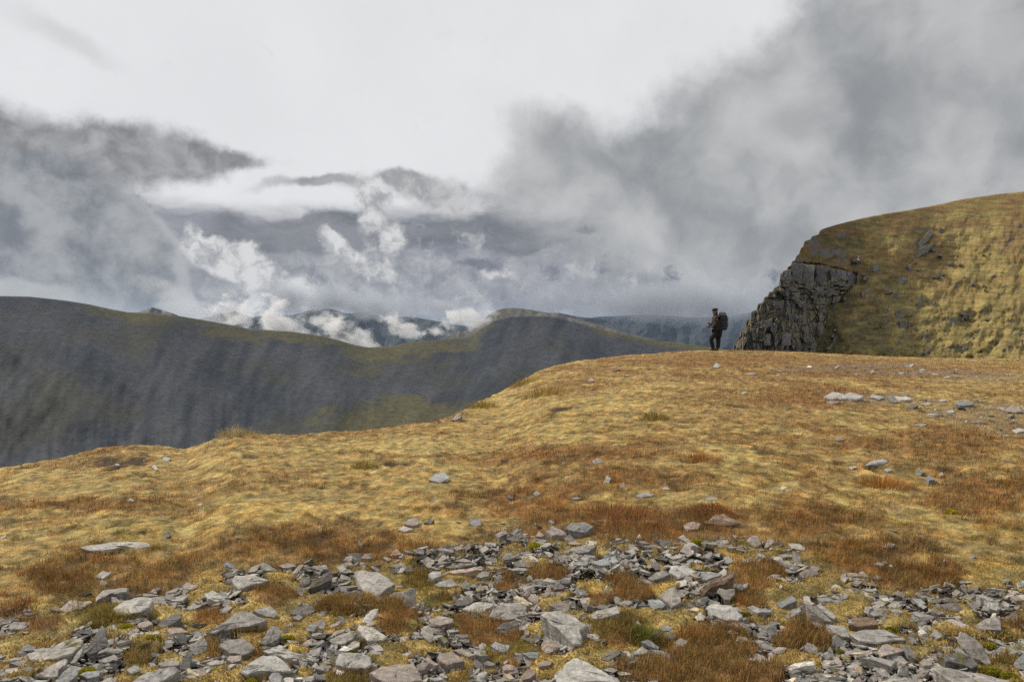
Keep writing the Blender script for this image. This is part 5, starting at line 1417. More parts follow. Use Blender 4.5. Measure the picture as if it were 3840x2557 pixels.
def build_stones():
    mt = mat_stone('schist', False)
    for i, (tile, pts, lean, th, tint, label, short) in enumerate(ST):
        px = [tpx(tile, p) for p in pts]
        res = outline_stone(px, lean, th, 1000 + i)
        if res is None: continue
        me, base, P = res
        name = 'stone'
        o = link(name, me, mt)
        o.location = base
        rs = random.Random(i * 31)
        t = TINTS[tint]; k = rs.uniform(0.74, 1.06)
        w = rs.uniform(-0.03, 0.03)
        o.color = (t[0] * k * (1.03 + w), t[1] * k, t[2] * k * (0.95 - w), 1)
        wpx = P[:, 0].max() - P[:, 0].min(); hpx = P[:, 1].max() - P[:, 1].min()
        STONES.append(dict(o=o, label=label, short=short, tint=tint, lean=lean, w=wpx, h=hpx, th=th, c=P.mean(0), base=base))
    marks = [s for s in STONES if s['short']]
    used = {}
    for s in STONES:
        o = s['o']
        o['category'] = 'stone'
        o['group'] = 'grey stones of the scree and sward'
        if s['label']:
            o['label'] = s['label']; continue
        d = [(np.hypot((s['c'][0] - m['c'][0]), (s['c'][1] - m['c'][1]) * 2.2), m) for m in marks]
        dist, m = min(d, key=lambda q: q[0])
        dx, dy = s['c'] - m['c']
        if abs(dx) > abs(dy) * 1.6: rel = 'to the left of' if dx < 0 else 'to the right of'
        else: rel = 'behind' if dy < 0 else 'in front of'
        size = 'large' if s['w'] > 34 else ('small' if s['w'] < 16 else 'middling')
        asp = s['w'] / max(s['h'], 1)
        shape = 'upright stone' if s['lean'] > 44 else ('thin flat slab' if asp > 3.2 else ('flat slab' if s['lean'] <= 16 else ('tilted slab' if s['w'] > 20 else 'stone')))
        key = (size, TNAME[s['tint']], shape, rel, m['short'])
        used.setdefault(key, []).append((dist, s))
    for key, lst in used.items():
        size, tn, shape, rel, ms = key
        lst.sort(key=lambda q: q[0])
        for k, (_, s) in enumerate(lst):
            pre = '' if len(lst) == 1 else ('nearest ', 'second ', 'third ', 'fourth ', 'fifth ', 'sixth ')[min(k, 5)]
            s['o']['label'] = f'{pre}{size} {tn} {shape} {rel} {ms}'


build_stones()


def hull_variants(n, seed):
    """small angular chips as convex shapes: unit size, flat"""
    res = []
    rs = np.random.default_rng(seed)
    for i in range(n):
        k = rs.integers(4, 7)
        a = np.sort(rs.uniform(0, 2 * np.pi, k)); 
        a = np.linspace(0, 2 * np.pi, k, endpoint=False) + rs.uniform(-0.35, 0.35, k)
        r = rs.uniform(0.62, 1.15, k)
        asp = rs.uniform(0.42, 0.95)
        h = rs.uniform(0.07, 0.20)
        tilt = rs.normal(0, 0.12, 2)
        def ring(f, z, j):
            x = np.cos(a) * r * f + rs.normal(0, j, k); y = np.sin(a) * r * asp * f + rs.normal(0, j, k)
            return np.stack([x, y, z + x * tilt[0] + y * tilt[1] + rs.normal(0, j * 0.6, k)], 1)
        V = np.vstack([ring(0.88, -h, .05), ring(1.0, h * 0.75, .03), ring(0.90, h, .03), [[0, 0, h * 1.04]]])
        f = []
        for q in range(2):
            for i2 in range(k):
                j2 = (i2 + 1) % k
                f += [(q * k + i2, q * k + j2, (q + 1) * k + j2), (q * k + i2, (q + 1) * k + j2, (q + 1) * k + i2)]
        for i2 in range(k): f.append((2 * k + i2, 2 * k + (i2 + 1) % k, 3 * k))
        res.append((V, np.array(f)))
    return res


def build_rubble():
    var = hull_variants(26, 5)
    # candidates spread evenly over the view of the scree, then thinned by cover
    n = 46000
    u = rng.uniform(-220, 1244, n); v = np.concatenate([rng.uniform(520, 715, n - 4000), rng.uniform(352, 470, 4000)])
    x, y, z = hit(u, v)
    ok = ~np.isnan(y)
    u, v, x, y, z = u[ok], v[ok], x[ok], y[ok], z[ok]
    c = cover(x, y)
    far = v < 480
    p = np.where(far, np.clip(c['scree'] * 2.3, 0, 1) + 0.010, c['scree'] ** 1.2 * 0.95 + 0.006)
    keep = rng.uniform(0, 1, len(u)) < p
    u, v, x, y, z = u[keep], v[keep], x[keep], y[keep], z[keep]
    # sizes in apparent units so that chips show the same mix at all depths
    s_px = np.clip(rng.lognormal(math.log(2.4), 0.60, len(u)), 0.8, 8.5)
    s_px = np.where(v < 480, np.clip(s_px * 0.95, 1.0, 6), s_px)
    slab = (rng.uniform(0, 1, len(u)) < 0.13) & (v > 540)
    s_px = np.where(slab, rng.uniform(5.0, 11.0, len(u)), s_px)
    size = s_px / F * y
    flat_ = v < 480
    codes = np.array(['g', 'g', 'g', 'p', 'p', 'd', 'd', 'k', 'k', 'u', 'y', 'w'])
    prob = np.array([.2, .15, .12, .10, .06, .13, .09, .05, .03, .04, .008, .002]); prob /= prob.sum()
    pick = rng.choice(len(codes), len(u), p=prob)
    VV, FF, CC = [], [], []
    off = 0
    for i in range(len(u)):
        V, f = var[i % len(var)]
        rx, ry, rz = rng.normal(0, 0.36), rng.normal(0, 0.36) , rng.uniform(0, 6.283)
        if flat_[i] or slab[i]: rx *= .45; ry *= .45
        M = np.array(Euler((rx - 0.12, ry, rz)).to_matrix())
        W_ = (V * np.array([1, 1, rng.uniform(0.7, 1.6)]) * size[i]) @ M.T
        W_ = W_ + np.array([x[i], y[i], z[i] + size[i] * 0.12 - 0.006])
        VV.append(W_); FF.append(f + off); off += len(V)
        t = np.array(TINTS[codes[pick[i]]]) * rng.uniform(0.62, 1.10) * np.array([1.03, 1.0, 0.94])
        if flat_[i]: t = np.array(TINTS['p']) * rng.uniform(0.6, 1.15)
        CC.append(np.repeat(t[None], len(V), 0))
    me = mesh_np('rubble', np.vstack(VV), np.vstack(FF), {'tint': np.vstack(CC)}, smooth=False)
    link('rubble', me, mat_stone('schist_chips', True), kind='stuff', label='loose chips and small stones filling the scree')
    return len(u)


build_rubble()
# ------------------------------------------------------------------ grass and moss
def mat_blade():
    m = bpy.data.materials.new('dry_grass')
    m.use_nodes = True
    T = NT(m.node_tree)
    T.n.clear()
    o = T.new('ShaderNodeOutputMaterial')
    at = T.new('ShaderNodeAttribute', attribute_name='tint')
    d = T.new('ShaderNodeBsdfDiffuse'); t = T.new('ShaderNodeBsdfTranslucent')
    T.l.new(at.outputs['Color'], d.inputs['Color']); T.l.new(at.outputs['Color'], t.inputs['Color'])
    mx = T.new('ShaderNodeMixShader'); mx.inputs[0].default_value = 0.35
    T.l.new(d.outputs[0], mx.inputs[1]); T.l.new(t.outputs[0], mx.inputs[2])
    T.l.new(mx.outputs[0], o.inputs['Surface'])
    return m


BLADE = mat_blade()


def blades(x, y, z, length, width, lean, heading, col, bend=0.5, seg2=True):
    """bent two-segment blades: base pair, middle pair, tip"""
    n = len(x)
    hx, hy = np.cos(heading), np.sin(heading)
    # width direction across the heading
    wx, wy = -hy, hx
    b0 = np.stack([x, y, z - 0.01], 1)
    l1 = length * 0.55; l2 = length * 0.45
    mid = b0 + np.stack([hx * np.sin(lean) * l1, hy * np.sin(lean) * l1, np.cos(lean) * l1 + 0.01], 1)
    le2 = lean + bend
    tip = mid + np.stack([hx * np.sin(le2) * l2, hy * np.sin(le2) * l2, np.cos(le2) * l2], 1)
    wv = np.stack([wx, wy, np.zeros(n)], 1) * (width * 0.5)[:, None]
    V = np.stack([b0 - wv, b0 + wv, mid + wv * 0.75, mid - wv * 0.75, tip], 1).reshape(-1, 3)
    i = np.arange(n)[:, None] * 5
    f = np.stack([i + np.array([0, 1, 2]), i + np.array([0, 2, 3]), i + np.array([3, 2, 4])], 1).reshape(-1, 3)
    C = np.repeat(col, 5, 0)
    return V, f, C


def tri_blades(x, y, z, length, width, lean, heading, col):
    n = len(x)
    hx, hy = np.cos(heading), np.sin(heading)
    b0 = np.stack([x, y, z - 0.008], 1)
    tip = b0 + np.stack([hx * np.sin(lean) * length, hy * np.sin(lean) * length, np.cos(lean) * length], 1)
    # broad side roughly turned to the open plateau
    wa = heading + np.pi / 2
    wv = np.stack([np.cos(wa), np.sin(wa), np.zeros(n)], 1) * (width * 0.5)[:, None]
    V = np.stack([b0 - wv, b0 + wv, tip], 1).reshape(-1, 3)
    f = (np.arange(n)[:, None] * 3 + np.array([0, 1, 2]))
    return V, f, np.repeat(col, 3, 0)


def jitter_col(k, s=0.28):
    n = len(k)
    v = np.exp(rng.normal(0, s, n))[:, None]
    h = rng.normal(0, 0.07, (n, 1))
    return np.clip(k * v * np.hstack([1 + h, np.ones((n, 1)), 1 - h]), 0.006, 0.75)


def build_sward():
    # short sward over the open plateau
    n = 900000
    u = rng.uniform(-200, 1224, n); v = rng.uniform(346, 640, n)
    x, y, z = hit(u, v)
    ok = ~np.isnan(y)
    x, y, z, v = x[ok], y[ok], z[ok], v[ok]
    # shift off the line of sight, so that the turf is evenly covered from all sides
    y = y + rng.normal(0, 0.02, len(y)) * y * 0.5; x = x + rng.normal(0, 0.01, len(x)) * y * 0.3
    z = ground_z(x, y)
    c = cover(x, y)
    clump = fbm(x / 0.09, y / 0.09, 501, 2)
    keep = (rng.uniform(0, 1, len(x)) < (1 - c['scree']) * (1 - 0.8 * c['peat']) * (0.45 + 0.55 * sstep(0.35, 0.6, clump)))
    x, y, z = x[keep], y[keep], z[keep]
    c = {k: a[keep] for k, a in c.items()}
    clump = clump[keep]
    k = jitter_col(sward_colour(c, x, y), 0.40)
    # bleached stems here and there
    st_ = rng.uniform(0, 1, len(x)) < 0.07
    k[st_] = k[st_] * 0.4 + np.array([0.30, 0.235, 0.12]) * 0.8
    moss = c['yel'] > rng.uniform(0.25, 0.9, len(x))
    L = np.where(moss, rng.uniform(0.010, 0.022, len(x)), rng.uniform(0.025, 0.065, len(x)) * (0.6 + 0.7 * clump) * (0.8 + 0.5 * c['red']))
    dist = np.hypot(x, y)
    w = np.maximum(np.where(moss, 0.006, 0.0028), 0.5 * dist / F)
    L = np.maximum(L, np.where(moss, 0.8, 1.7) * rng.uniform(0.6, 1.3, len(x)) * dist / F)
    lean = np.abs(rng.normal(0.55, 0.38, len(x)))
    head = np.where(rng.uniform(0, 1, len(x)) < 0.5, rng.normal(0.1, 0.9, len(x)), rng.uniform(0, 6.283, len(x)))
    V, f, C = tri_blades(x, y, z, L, w, lean, head, k)
    me = mesh_np('grass', V, f, {'tint': C}, smooth=False)
    link('grass', me, BLADE, kind='stuff', label='short brown, straw and yellow grass of the plateau')


build_sward()


def build_scree_grass():
    # longer grass and moss in the patches between the stones
    n = 270000
    u = rng.uniform(-200, 1224, n); v = rng.uniform(530, 730, n)
    x, y, z = hit(u, v)
    ok = ~np.isnan(y)
    x, y, z = x[ok], y[ok], z[ok]
    c = cover(x, y)
    clump = fbm(x / 0.05, y / 0.05, 601, 2)
    keep = rng.uniform(0, 1, len(x)) < c['patch'] * (0.5 + 0.5 * sstep(0.3, 0.6, clump)) + 0.02 * (1 - c['scree'])
    x, y, z = x[keep], y[keep], z[keep]
    c = {k: a[keep] for k, a in c.items()}
    clump = clump[keep]
    moss = c['yel'] > np.maximum(np.maximum(c['red'], c['olive']), 0.35)
    k = sward_colour(c)
    g = sstep(0.55, 0.72, fbm(x / 0.11, y / 0.11, 631, 3)) * np.maximum(c['olive'], 0.25)
    k = k * (1 - g[:, None] * 0.6) + np.array([0.085, 0.095, 0.020]) * g[:, None] * 0.6
    # dead and living blades of every hue stand side by side
    pal = np.array([[0.30, 0.205, 0.080], [0.225, 0.105, 0.034], [0.150, 0.112, 0.030], [0.115, 0.066, 0.028], [0.27, 0.16, 0.055]])
    ch = rng.choice(5, len(x), p=[.22, .26, .22, .14, .16])
    mixk = np.where(moss, 0.15, 0.72)[:, None]
    k = k * (1 - mixk) + pal[ch] * mixk
    k = jitter_col(k, 0.34)
    stem = (rng.uniform(0, 1, len(x)) < 0.10) & ~moss
    k[stem] = np.array([0.36, 0.27, 0.13]) * rng.uniform(0.7, 1.2, (stem.sum(), 1))
    # blades
    b = ~moss
    nb = b.sum()
    raise_ = 0.012 * c['patch']
    L = rng.uniform(0.018, 0.060, nb) * (0.45 + 1.0 * clump[b]) * (0.45 + 0.6 * c['patch'][b])
    V1, f1, C1 = blades(x[b], y[b], z[b] + raise_[b], L, rng.uniform(0.0016, 0.0032, nb), np.abs(rng.normal(0.40, 0.34, nb)), rng.uniform(0, 6.283, nb), k[b], 0.55)
    me = mesh_np('grass', V1, f1, {'tint': C1}, smooth=False)
    link('grass', me, BLADE, kind='stuff', label='tufted grass growing in the gaps of the scree')
    m = moss
    nm = m.sum()
    L = rng.uniform(0.007, 0.017, nm)
    V2, f2, C2 = tri_blades(x[m], y[m], z[m] + raise_[m] + rng.uniform(0, 0.008, nm), L, rng.uniform(0.005, 0.010, nm), np.abs(rng.normal(0.3, 0.35, nm)), rng.uniform(0, 6.283, nm), k[m] * 1.05)
    me = mesh_np('moss', V2, f2, {'tint': C2}, smooth=False)
    link('moss', me, BLADE, kind='stuff', label='yellow-green moss between the stones')


build_scree_grass()


def build_tuft(px, py, n, radius, height, col, label, spread=0.5, group='standing grass tufts'):
    x0, y0, z0 = hit([px], [py])
    x0, y0 = x0[0], y0[0]
    a = rng.uniform(0, 6.283, n); r = radius * np.sqrt(rng.uniform(0, 1, n))
    x = x0 + np.cos(a) * r; y = y0 + np.sin(a) * r
    z = ground_z(x, y)
    base = np.array([x0, y0, float(ground_z(x0, y0))])
    L = height * rng.uniform(0.5, 1.1, n) * (1.1 - 0.5 * r / radius)
    lean = np.abs(rng.normal(0.1, 0.12, n)) + spread * r / radius
    w = np.maximum(rng.uniform(0.0025, 0.0045, n), 0.38 * y0 / F)
    V, f, C = blades(x - base[0], y - base[1], z - base[2], L, w, lean, a + rng.normal(0, 0.4, n), jitter_col(np.repeat(np.array(col)[None], n, 0), 0.3), 0.5)
    me = mesh_np('grass_tuft', V, f, {'tint': C}, smooth=False)
    o = link('grass_tuft', me, BLADE, label=label, category='grass tuft', group=group)
    o.location = base


for args in [
    (231, 436, 240, 0.22, 0.24, (0.36, 0.285, 0.14), 'tall spiky grass tuft standing on the plateau rim'),
    (248, 437, 170, 0.18, 0.17, (0.33, 0.26, 0.12), 'lower bushy tuft beside the tall spiky tuft on the rim'),
    (364, 467, 420, 0.16, 0.15, (0.28, 0.21, 0.07), 'olive tuft alone in the yellow sward below the rim'),
    (545, 393, 460, 0.55, 0.30, (0.30, 0.21, 0.07), 'shaggy olive tuft on the slope of the turf step'),
    (655, 418, 300, 0.24, 0.20, (0.22, 0.16, 0.05), 'dark olive tuft in the far middle sward'),
    (524, 384, 320, 0.42, 0.26, (0.30, 0.22, 0.07), 'ragged tuft near the top of the turf step'),
    (482, 407, 320, 0.34, 0.26, (0.27, 0.19, 0.06), 'dark grass clump low on the turf step'),
    (645, 638, 1500, 0.11, 0.075, (0.14, 0.135, 0.03), 'green grass clump among stones below the cream-ended wedge'),
    (700, 461, 320, 0.2, 0.13, (0.32, 0.15, 0.05), 'reddish tuft in the middle sward'),
    (883, 483, 700, 0.26, 0.15, (0.33, 0.15, 0.045), 'orange-red tuft leaning over the tilted pale slate'),
    (118, 616, 2200, 0.17, 0.07, (0.27, 0.215, 0.06), 'round yellow-green grass mound beside the pale coarse-grained boulder'),
    (347, 607, 2400, 0.17, 0.09, (0.25, 0.155, 0.052), 'big reddish tuft behind the pale curved stone'),
    (612, 520, 1000, 0.46, 0.12, (0.26, 0.11, 0.04), 'wide dark red grass clump behind the pair of boulders'),
    (712, 514, 900, 0.20, 0.09, (0.22, 0.09, 0.035), 'dark red grass hood over the reddish boulder'),
]:
    build_tuft(*args)


# cushions of bright moss: little domes of many tips
def build_cushion(px, py, rpx, col, label, flat=0.5):
    x0, y0, z0 = hit([px], [py])
    x0, y0 = x0[0], y0[0]
    rad = rpx / F * y0
    n = 520
    ph = np.arccos(1 - rng.uniform(0, 1, n)); th = rng.uniform(0, 6.283, n)
    nx, ny, nz = np.sin(ph) * np.cos(th), np.sin(ph) * np.sin(th), np.cos(ph)
    lump = 0.82 + 0.35 * vnoise(np.cos(th) * 2 + 5 + ph, np.sin(th) * 2 + 9 - ph, int(px))
    P = np.stack([nx * rad * lump, ny * rad * lump * 0.8, nz * rad * flat * lump], 1)
    t1 = np.cross(np.stack([nx, ny, nz], 1), rng.normal(0, 1, (n, 3))); t1 /= np.linalg.norm(t1, axis=1)[:, None]
    t2 = np.cross(np.stack([nx, ny, nz], 1), t1)
    s = rad * rng.uniform(0.10, 0.20, n)[:, None]
    N = np.stack([nx, ny, nz], 1)
    V = np.stack([P - t1 * s, P + t1 * s * .6 + t2 * s * .7, P + N * s * 1.1 + t2 * s * 0.2], 1).reshape(-1, 3)
    f = np.arange(n * 3).reshape(-1, 3)
    # solid core
    rings = 5; seg = 14
    core = [np.array([[0, 0, rad * flat * 0.92]])]
    for i in range(1, rings + 1):
        p_ = i / rings * np.pi / 2
        a_ = np.linspace(0, 2 * np.pi, seg, endpoint=False)
        l_ = 0.78 + 0.35 * vnoise(np.cos(a_) * 2 + 5 + p_, np.sin(a_) * 2 + 9 - p_, int(px))
        core.append(np.stack([np.sin(p_) * np.cos(a_) * rad * l_, np.sin(p_) * np.sin(a_) * rad * .8 * l_, np.cos(p_) * rad * flat * l_ - (0.02 if i == rings else 0)], 1))
    core = np.vstack(core)
    cf = [(0, 1 + j, 1 + (j + 1) % seg) for j in range(seg)]
    for i in range(rings - 1):
        for j in range(seg):
            a, b_ = 1 + i * seg + j, 1 + i * seg + (j + 1) % seg
            cf += [(a, a + seg, b_ + seg), (a, b_ + seg, b_)]
    V2 = np.vstack([V, core]); f2 = np.vstack([f, np.array(cf) + len(V)])
    C = jitter_col(np.repeat(np.array(col)[None], len(V2), 0), 0.22)
    me = mesh_np('moss_cushion', V2, f2, {'tint': C}, smooth=False)
    z = float(ground_z(x0, y0))
    # sits on a stone where one lies here
    o = link('moss_cushion', me, BLADE, label=label, category='moss', group='moss cushions among the stones')
    dg = bpy.context.evaluated_depsgraph_get()
    ok, loc, *_ = S.ray_cast(dg, Vector((0, 0, 0)), Vector(((px - 512) / F, 1, -(py - HOR) / F)))
    o.location = (x0, y0, z)
    if ok and 2.0 < loc.y < y0 + 0.2:
        o.location = loc - Vector((0, 0, rad * 0.15))


bpy.context.view_layer.update()
BR = (0.30, 0.27, 0.018); DK = (0.14, 0.125, 0.02)
for (tl, x, y), r, c, lab in [
    (('T2', 630, 215), 8, BR, 'bright yellow moss clump on the front of the yellow-mossed slab'), (('T2', 500, 215), 6, DK, 'darker moss beside the bright clump on the yellow-mossed slab'),
    (('T2', 930, 805), 8, (0.26, 0.24, 0.02), 'long yellow-green moss cushion beside the cream-rimmed wedge'), (('T2', 140, 1155), 4.6, (0.36, 0.34, 0.015), 'small vivid lime moss ball near the bottom beside the six-sided slab'),
    (('T2', 530, 1255), 5.5, (0.28, 0.25, 0.02), 'moss cushion on the foot of the big humped boulder'), (('T2', 1660, 965), 6, DK, 'widest dark moss cushion on the squarish mossy slab'),
    (('T2', 1805, 1012), 3, DK, 'small dark moss dot on the back corner of the squarish mossy slab'), (('T2', 1765, 1130), 4, DK, 'moss tuft on the front edge of the squarish mossy slab'),
    (('T2', 1985, 205), 4, DK, 'front moss dot on the kite-shaped slab'), (('T2', 2045, 185), 3.6, DK, 'rear moss dot on the kite-shaped slab'), (('T2', 1620, 238), 4, (0.24, 0.21, 0.02), 'moss knob on a stone beside the kite-shaped slab'),
    (('T3', 1160, 905), 6, (0.24, 0.23, 0.015), 'bright green moss ball on the end of a grey slab'), (('T3', 1065, 862), 3, DK, 'tiny moss dot on the moss-ball slab'), (('T3', 490, 535), 4, (0.25, 0.23, 0.02), 'moss ball above the smooth brownish stone'),
    (('T1', 540, 955), 8, DK, 'dark moss patch on the broad corner slab'), (('T1', 1680, 815), 8, (0.30, 0.27, 0.02), 'yellow moss cushion below the dark mossy wedge'), (('T1', 960, 1130), 8, (0.28, 0.25, 0.015), 'golden moss cushion near the bottom below the pointed shard'),
    (('T1', 1390, 665), 8, (0.29, 0.25, 0.03), 'pale yellow moss mound behind the pointed upright shard'), (('T5', 345, 915), 5.5, (0.25, 0.22, 0.015), 'round golden moss cushion near the overhanging slab'),
    (('T5', 1990, 1130), 9, (0.27, 0.24, 0.035), 'large pale moss mound below the fluted shard'), (('T5', 2200, 1190), 9, (0.24, 0.21, 0.03), 'wide moss mound at the bottom corner beside the huge slab'), (('T5', 1960, 870), 7, (0.25, 0.22, 0.03), 'moss mound beside the fluted shard'),
    (('T5', 890, 690), 7, (0.17, 0.15, 0.02), 'olive moss cushion behind the overhanging slab'), (('T5', 120, 1090), 5, (0.26, 0.23, 0.02), 'moss patch on gravel near the loaf of small stones'), (('B', 1340, 250), 7, (0.32, 0.29, 0.02), 'bright yellow moss cushion near the pair of boulders'),
    (('C', 130, 255), 5, (0.32, 0.28, 0.02), 'bright moss clump at the upper scree near the red-hooded boulder'), (('C', 1860, 30), 7, (0.32, 0.28, 0.015), 'vivid yellow moss clump out in the far turf'), (('D', 1105, 1025), 3.2, (0.34, 0.29, 0.02), 'tiny yellow moss dab below the tilted pale slate'),
    (('T4', 1510, 510), 6, DK, 'dark moss on the end of the wide whitish slab'), (('T3', 1790, 830), 6, (0.15, 0.14, 0.02), 'mossy pad under the front of the largest tilted slab'), (('T3', 2030, 1240), 10, (0.13, 0.115, 0.02), 'dark moss mound in front of the lichen-blotched slab'),
]:
    px, py = tpx(tl, (x, y))
    build_cushion(px, py + r * 0.3, r, c, lab)
# ------------------------------------------------------------------ the walker
def skin_mesh(name, verts, edges, radii, root=0, sub=2):
    me = bpy.data.meshes.new(name)
    me.from_pydata(verts, edges, [])
    o = bpy.data.objects.new(name, me)
    COL.objects.link(o)
    sk = o.modifiers.new('skin', 'SKIN')
    sk.use_smooth_shade = True
    for i, r in enumerate(radii):
        sv = me.skin_vertices[0].data[i]
        sv.radius = r if isinstance(r, tuple) else (r, r)
        sv.use_root = (i == root)
    s = o.modifiers.new('sub', 'SUBSURF'); s.levels = sub; s.render_levels = sub
    dg = bpy.context.evaluated_depsgraph_get()
    res = bpy.data.meshes.new_from_object(o.evaluated_get(dg))
    bpy.data.objects.remove(o)
    bpy.data.meshes.remove(me)
    res.name = name
    return res


def plain_mat(name, col, rough=0.8, var=0.25, scale=30):
    m, T, b = mat_new(name)
    tc = T.new('ShaderNodeTexCoord')
    n = T.noise(tc.outputs['Object'], scale, 4, 0.6)
    T.put(b.inputs['Base Color'], T.vm('SCALE', (col[0], col[1], col[2]), scale=T.ramp(n, 0.3, 0.7, 1 - var, 1 + var, False)))
    b.inputs['Roughness'].default_value = rough
    return m


def lathe(name, prof, seg=16, sx=1.0, sy=1.0):
    """prof: (radius, z)"""
    V, f = [], []
    for r, z in prof:
        for i in range(seg):
            a = 2 * math.pi * i / seg
            V.append((math.cos(a) * r * sx, math.sin(a) * r * sy, z))
    for k in range(len(prof) - 1):
        for i in range(seg):
            j = (i + 1) % seg
            f.append((k * seg + i, k * seg + j, (k + 1) * seg + j, (k + 1) * seg + i))
    f.append(tuple(range(seg - 1, -1, -1))); f.append(tuple((len(prof) - 1) * seg + i for i in range(seg)))
    me = bpy.data.meshes.new(name); me.from_pydata(V, [], f)
    me.polygons.foreach_set('use_smooth', [True] * len(f))
    return me


def rounded_box(name, size, loc=(0, 0, 0), rot=(0, 0, 0), bevel=0.02, taper=1.0, seg=3):
    bm = bmesh.new()
    bmesh.ops.create_cube(bm, size=1.0)
    bmesh.ops.scale(bm, vec=size, verts=bm.verts)
    for v in bm.verts:
        if v.co.z > 0: v.co.x *= taper; v.co.y *= taper
    bmesh.ops.bevel(bm, geom=bm.edges[:], offset=bevel, segments=seg, affect='EDGES', profile=0.5)
    bmesh.ops.transform(bm, matrix=Matrix.Translation(loc) @ Euler(rot).to_matrix().to_4x4(), verts=bm.verts)
    me = bpy.data.meshes.new(name); bm.to_mesh(me); bm.free()
    me.polygons.foreach_set('use_smooth', [True] * len(me.polygons))
    return me


def rod(name, a, b, r0, r1, seg=8):
    a, b = Vector(a), Vector(b)
    q = (b - a).to_track_quat('Z', 'Y').to_matrix()
    V, f = [], []
    for k, (p, r) in enumerate(((a, r0), (b, r1))):
        for i in range(seg):
            t = 2 * math.pi * i / seg
            V.append(tuple(p + q @ Vector((math.cos(t) * r, math.sin(t) * r, 0))))
    for i in range(seg):
        j = (i + 1) % seg
        f.append((i, j, seg + j, seg + i))
    f.append(tuple(range(seg - 1, -1, -1))); f.append(tuple(range(seg, 2 * seg)))
    me = bpy.data.meshes.new(name); me.from_pydata(V, [], f)
    return me


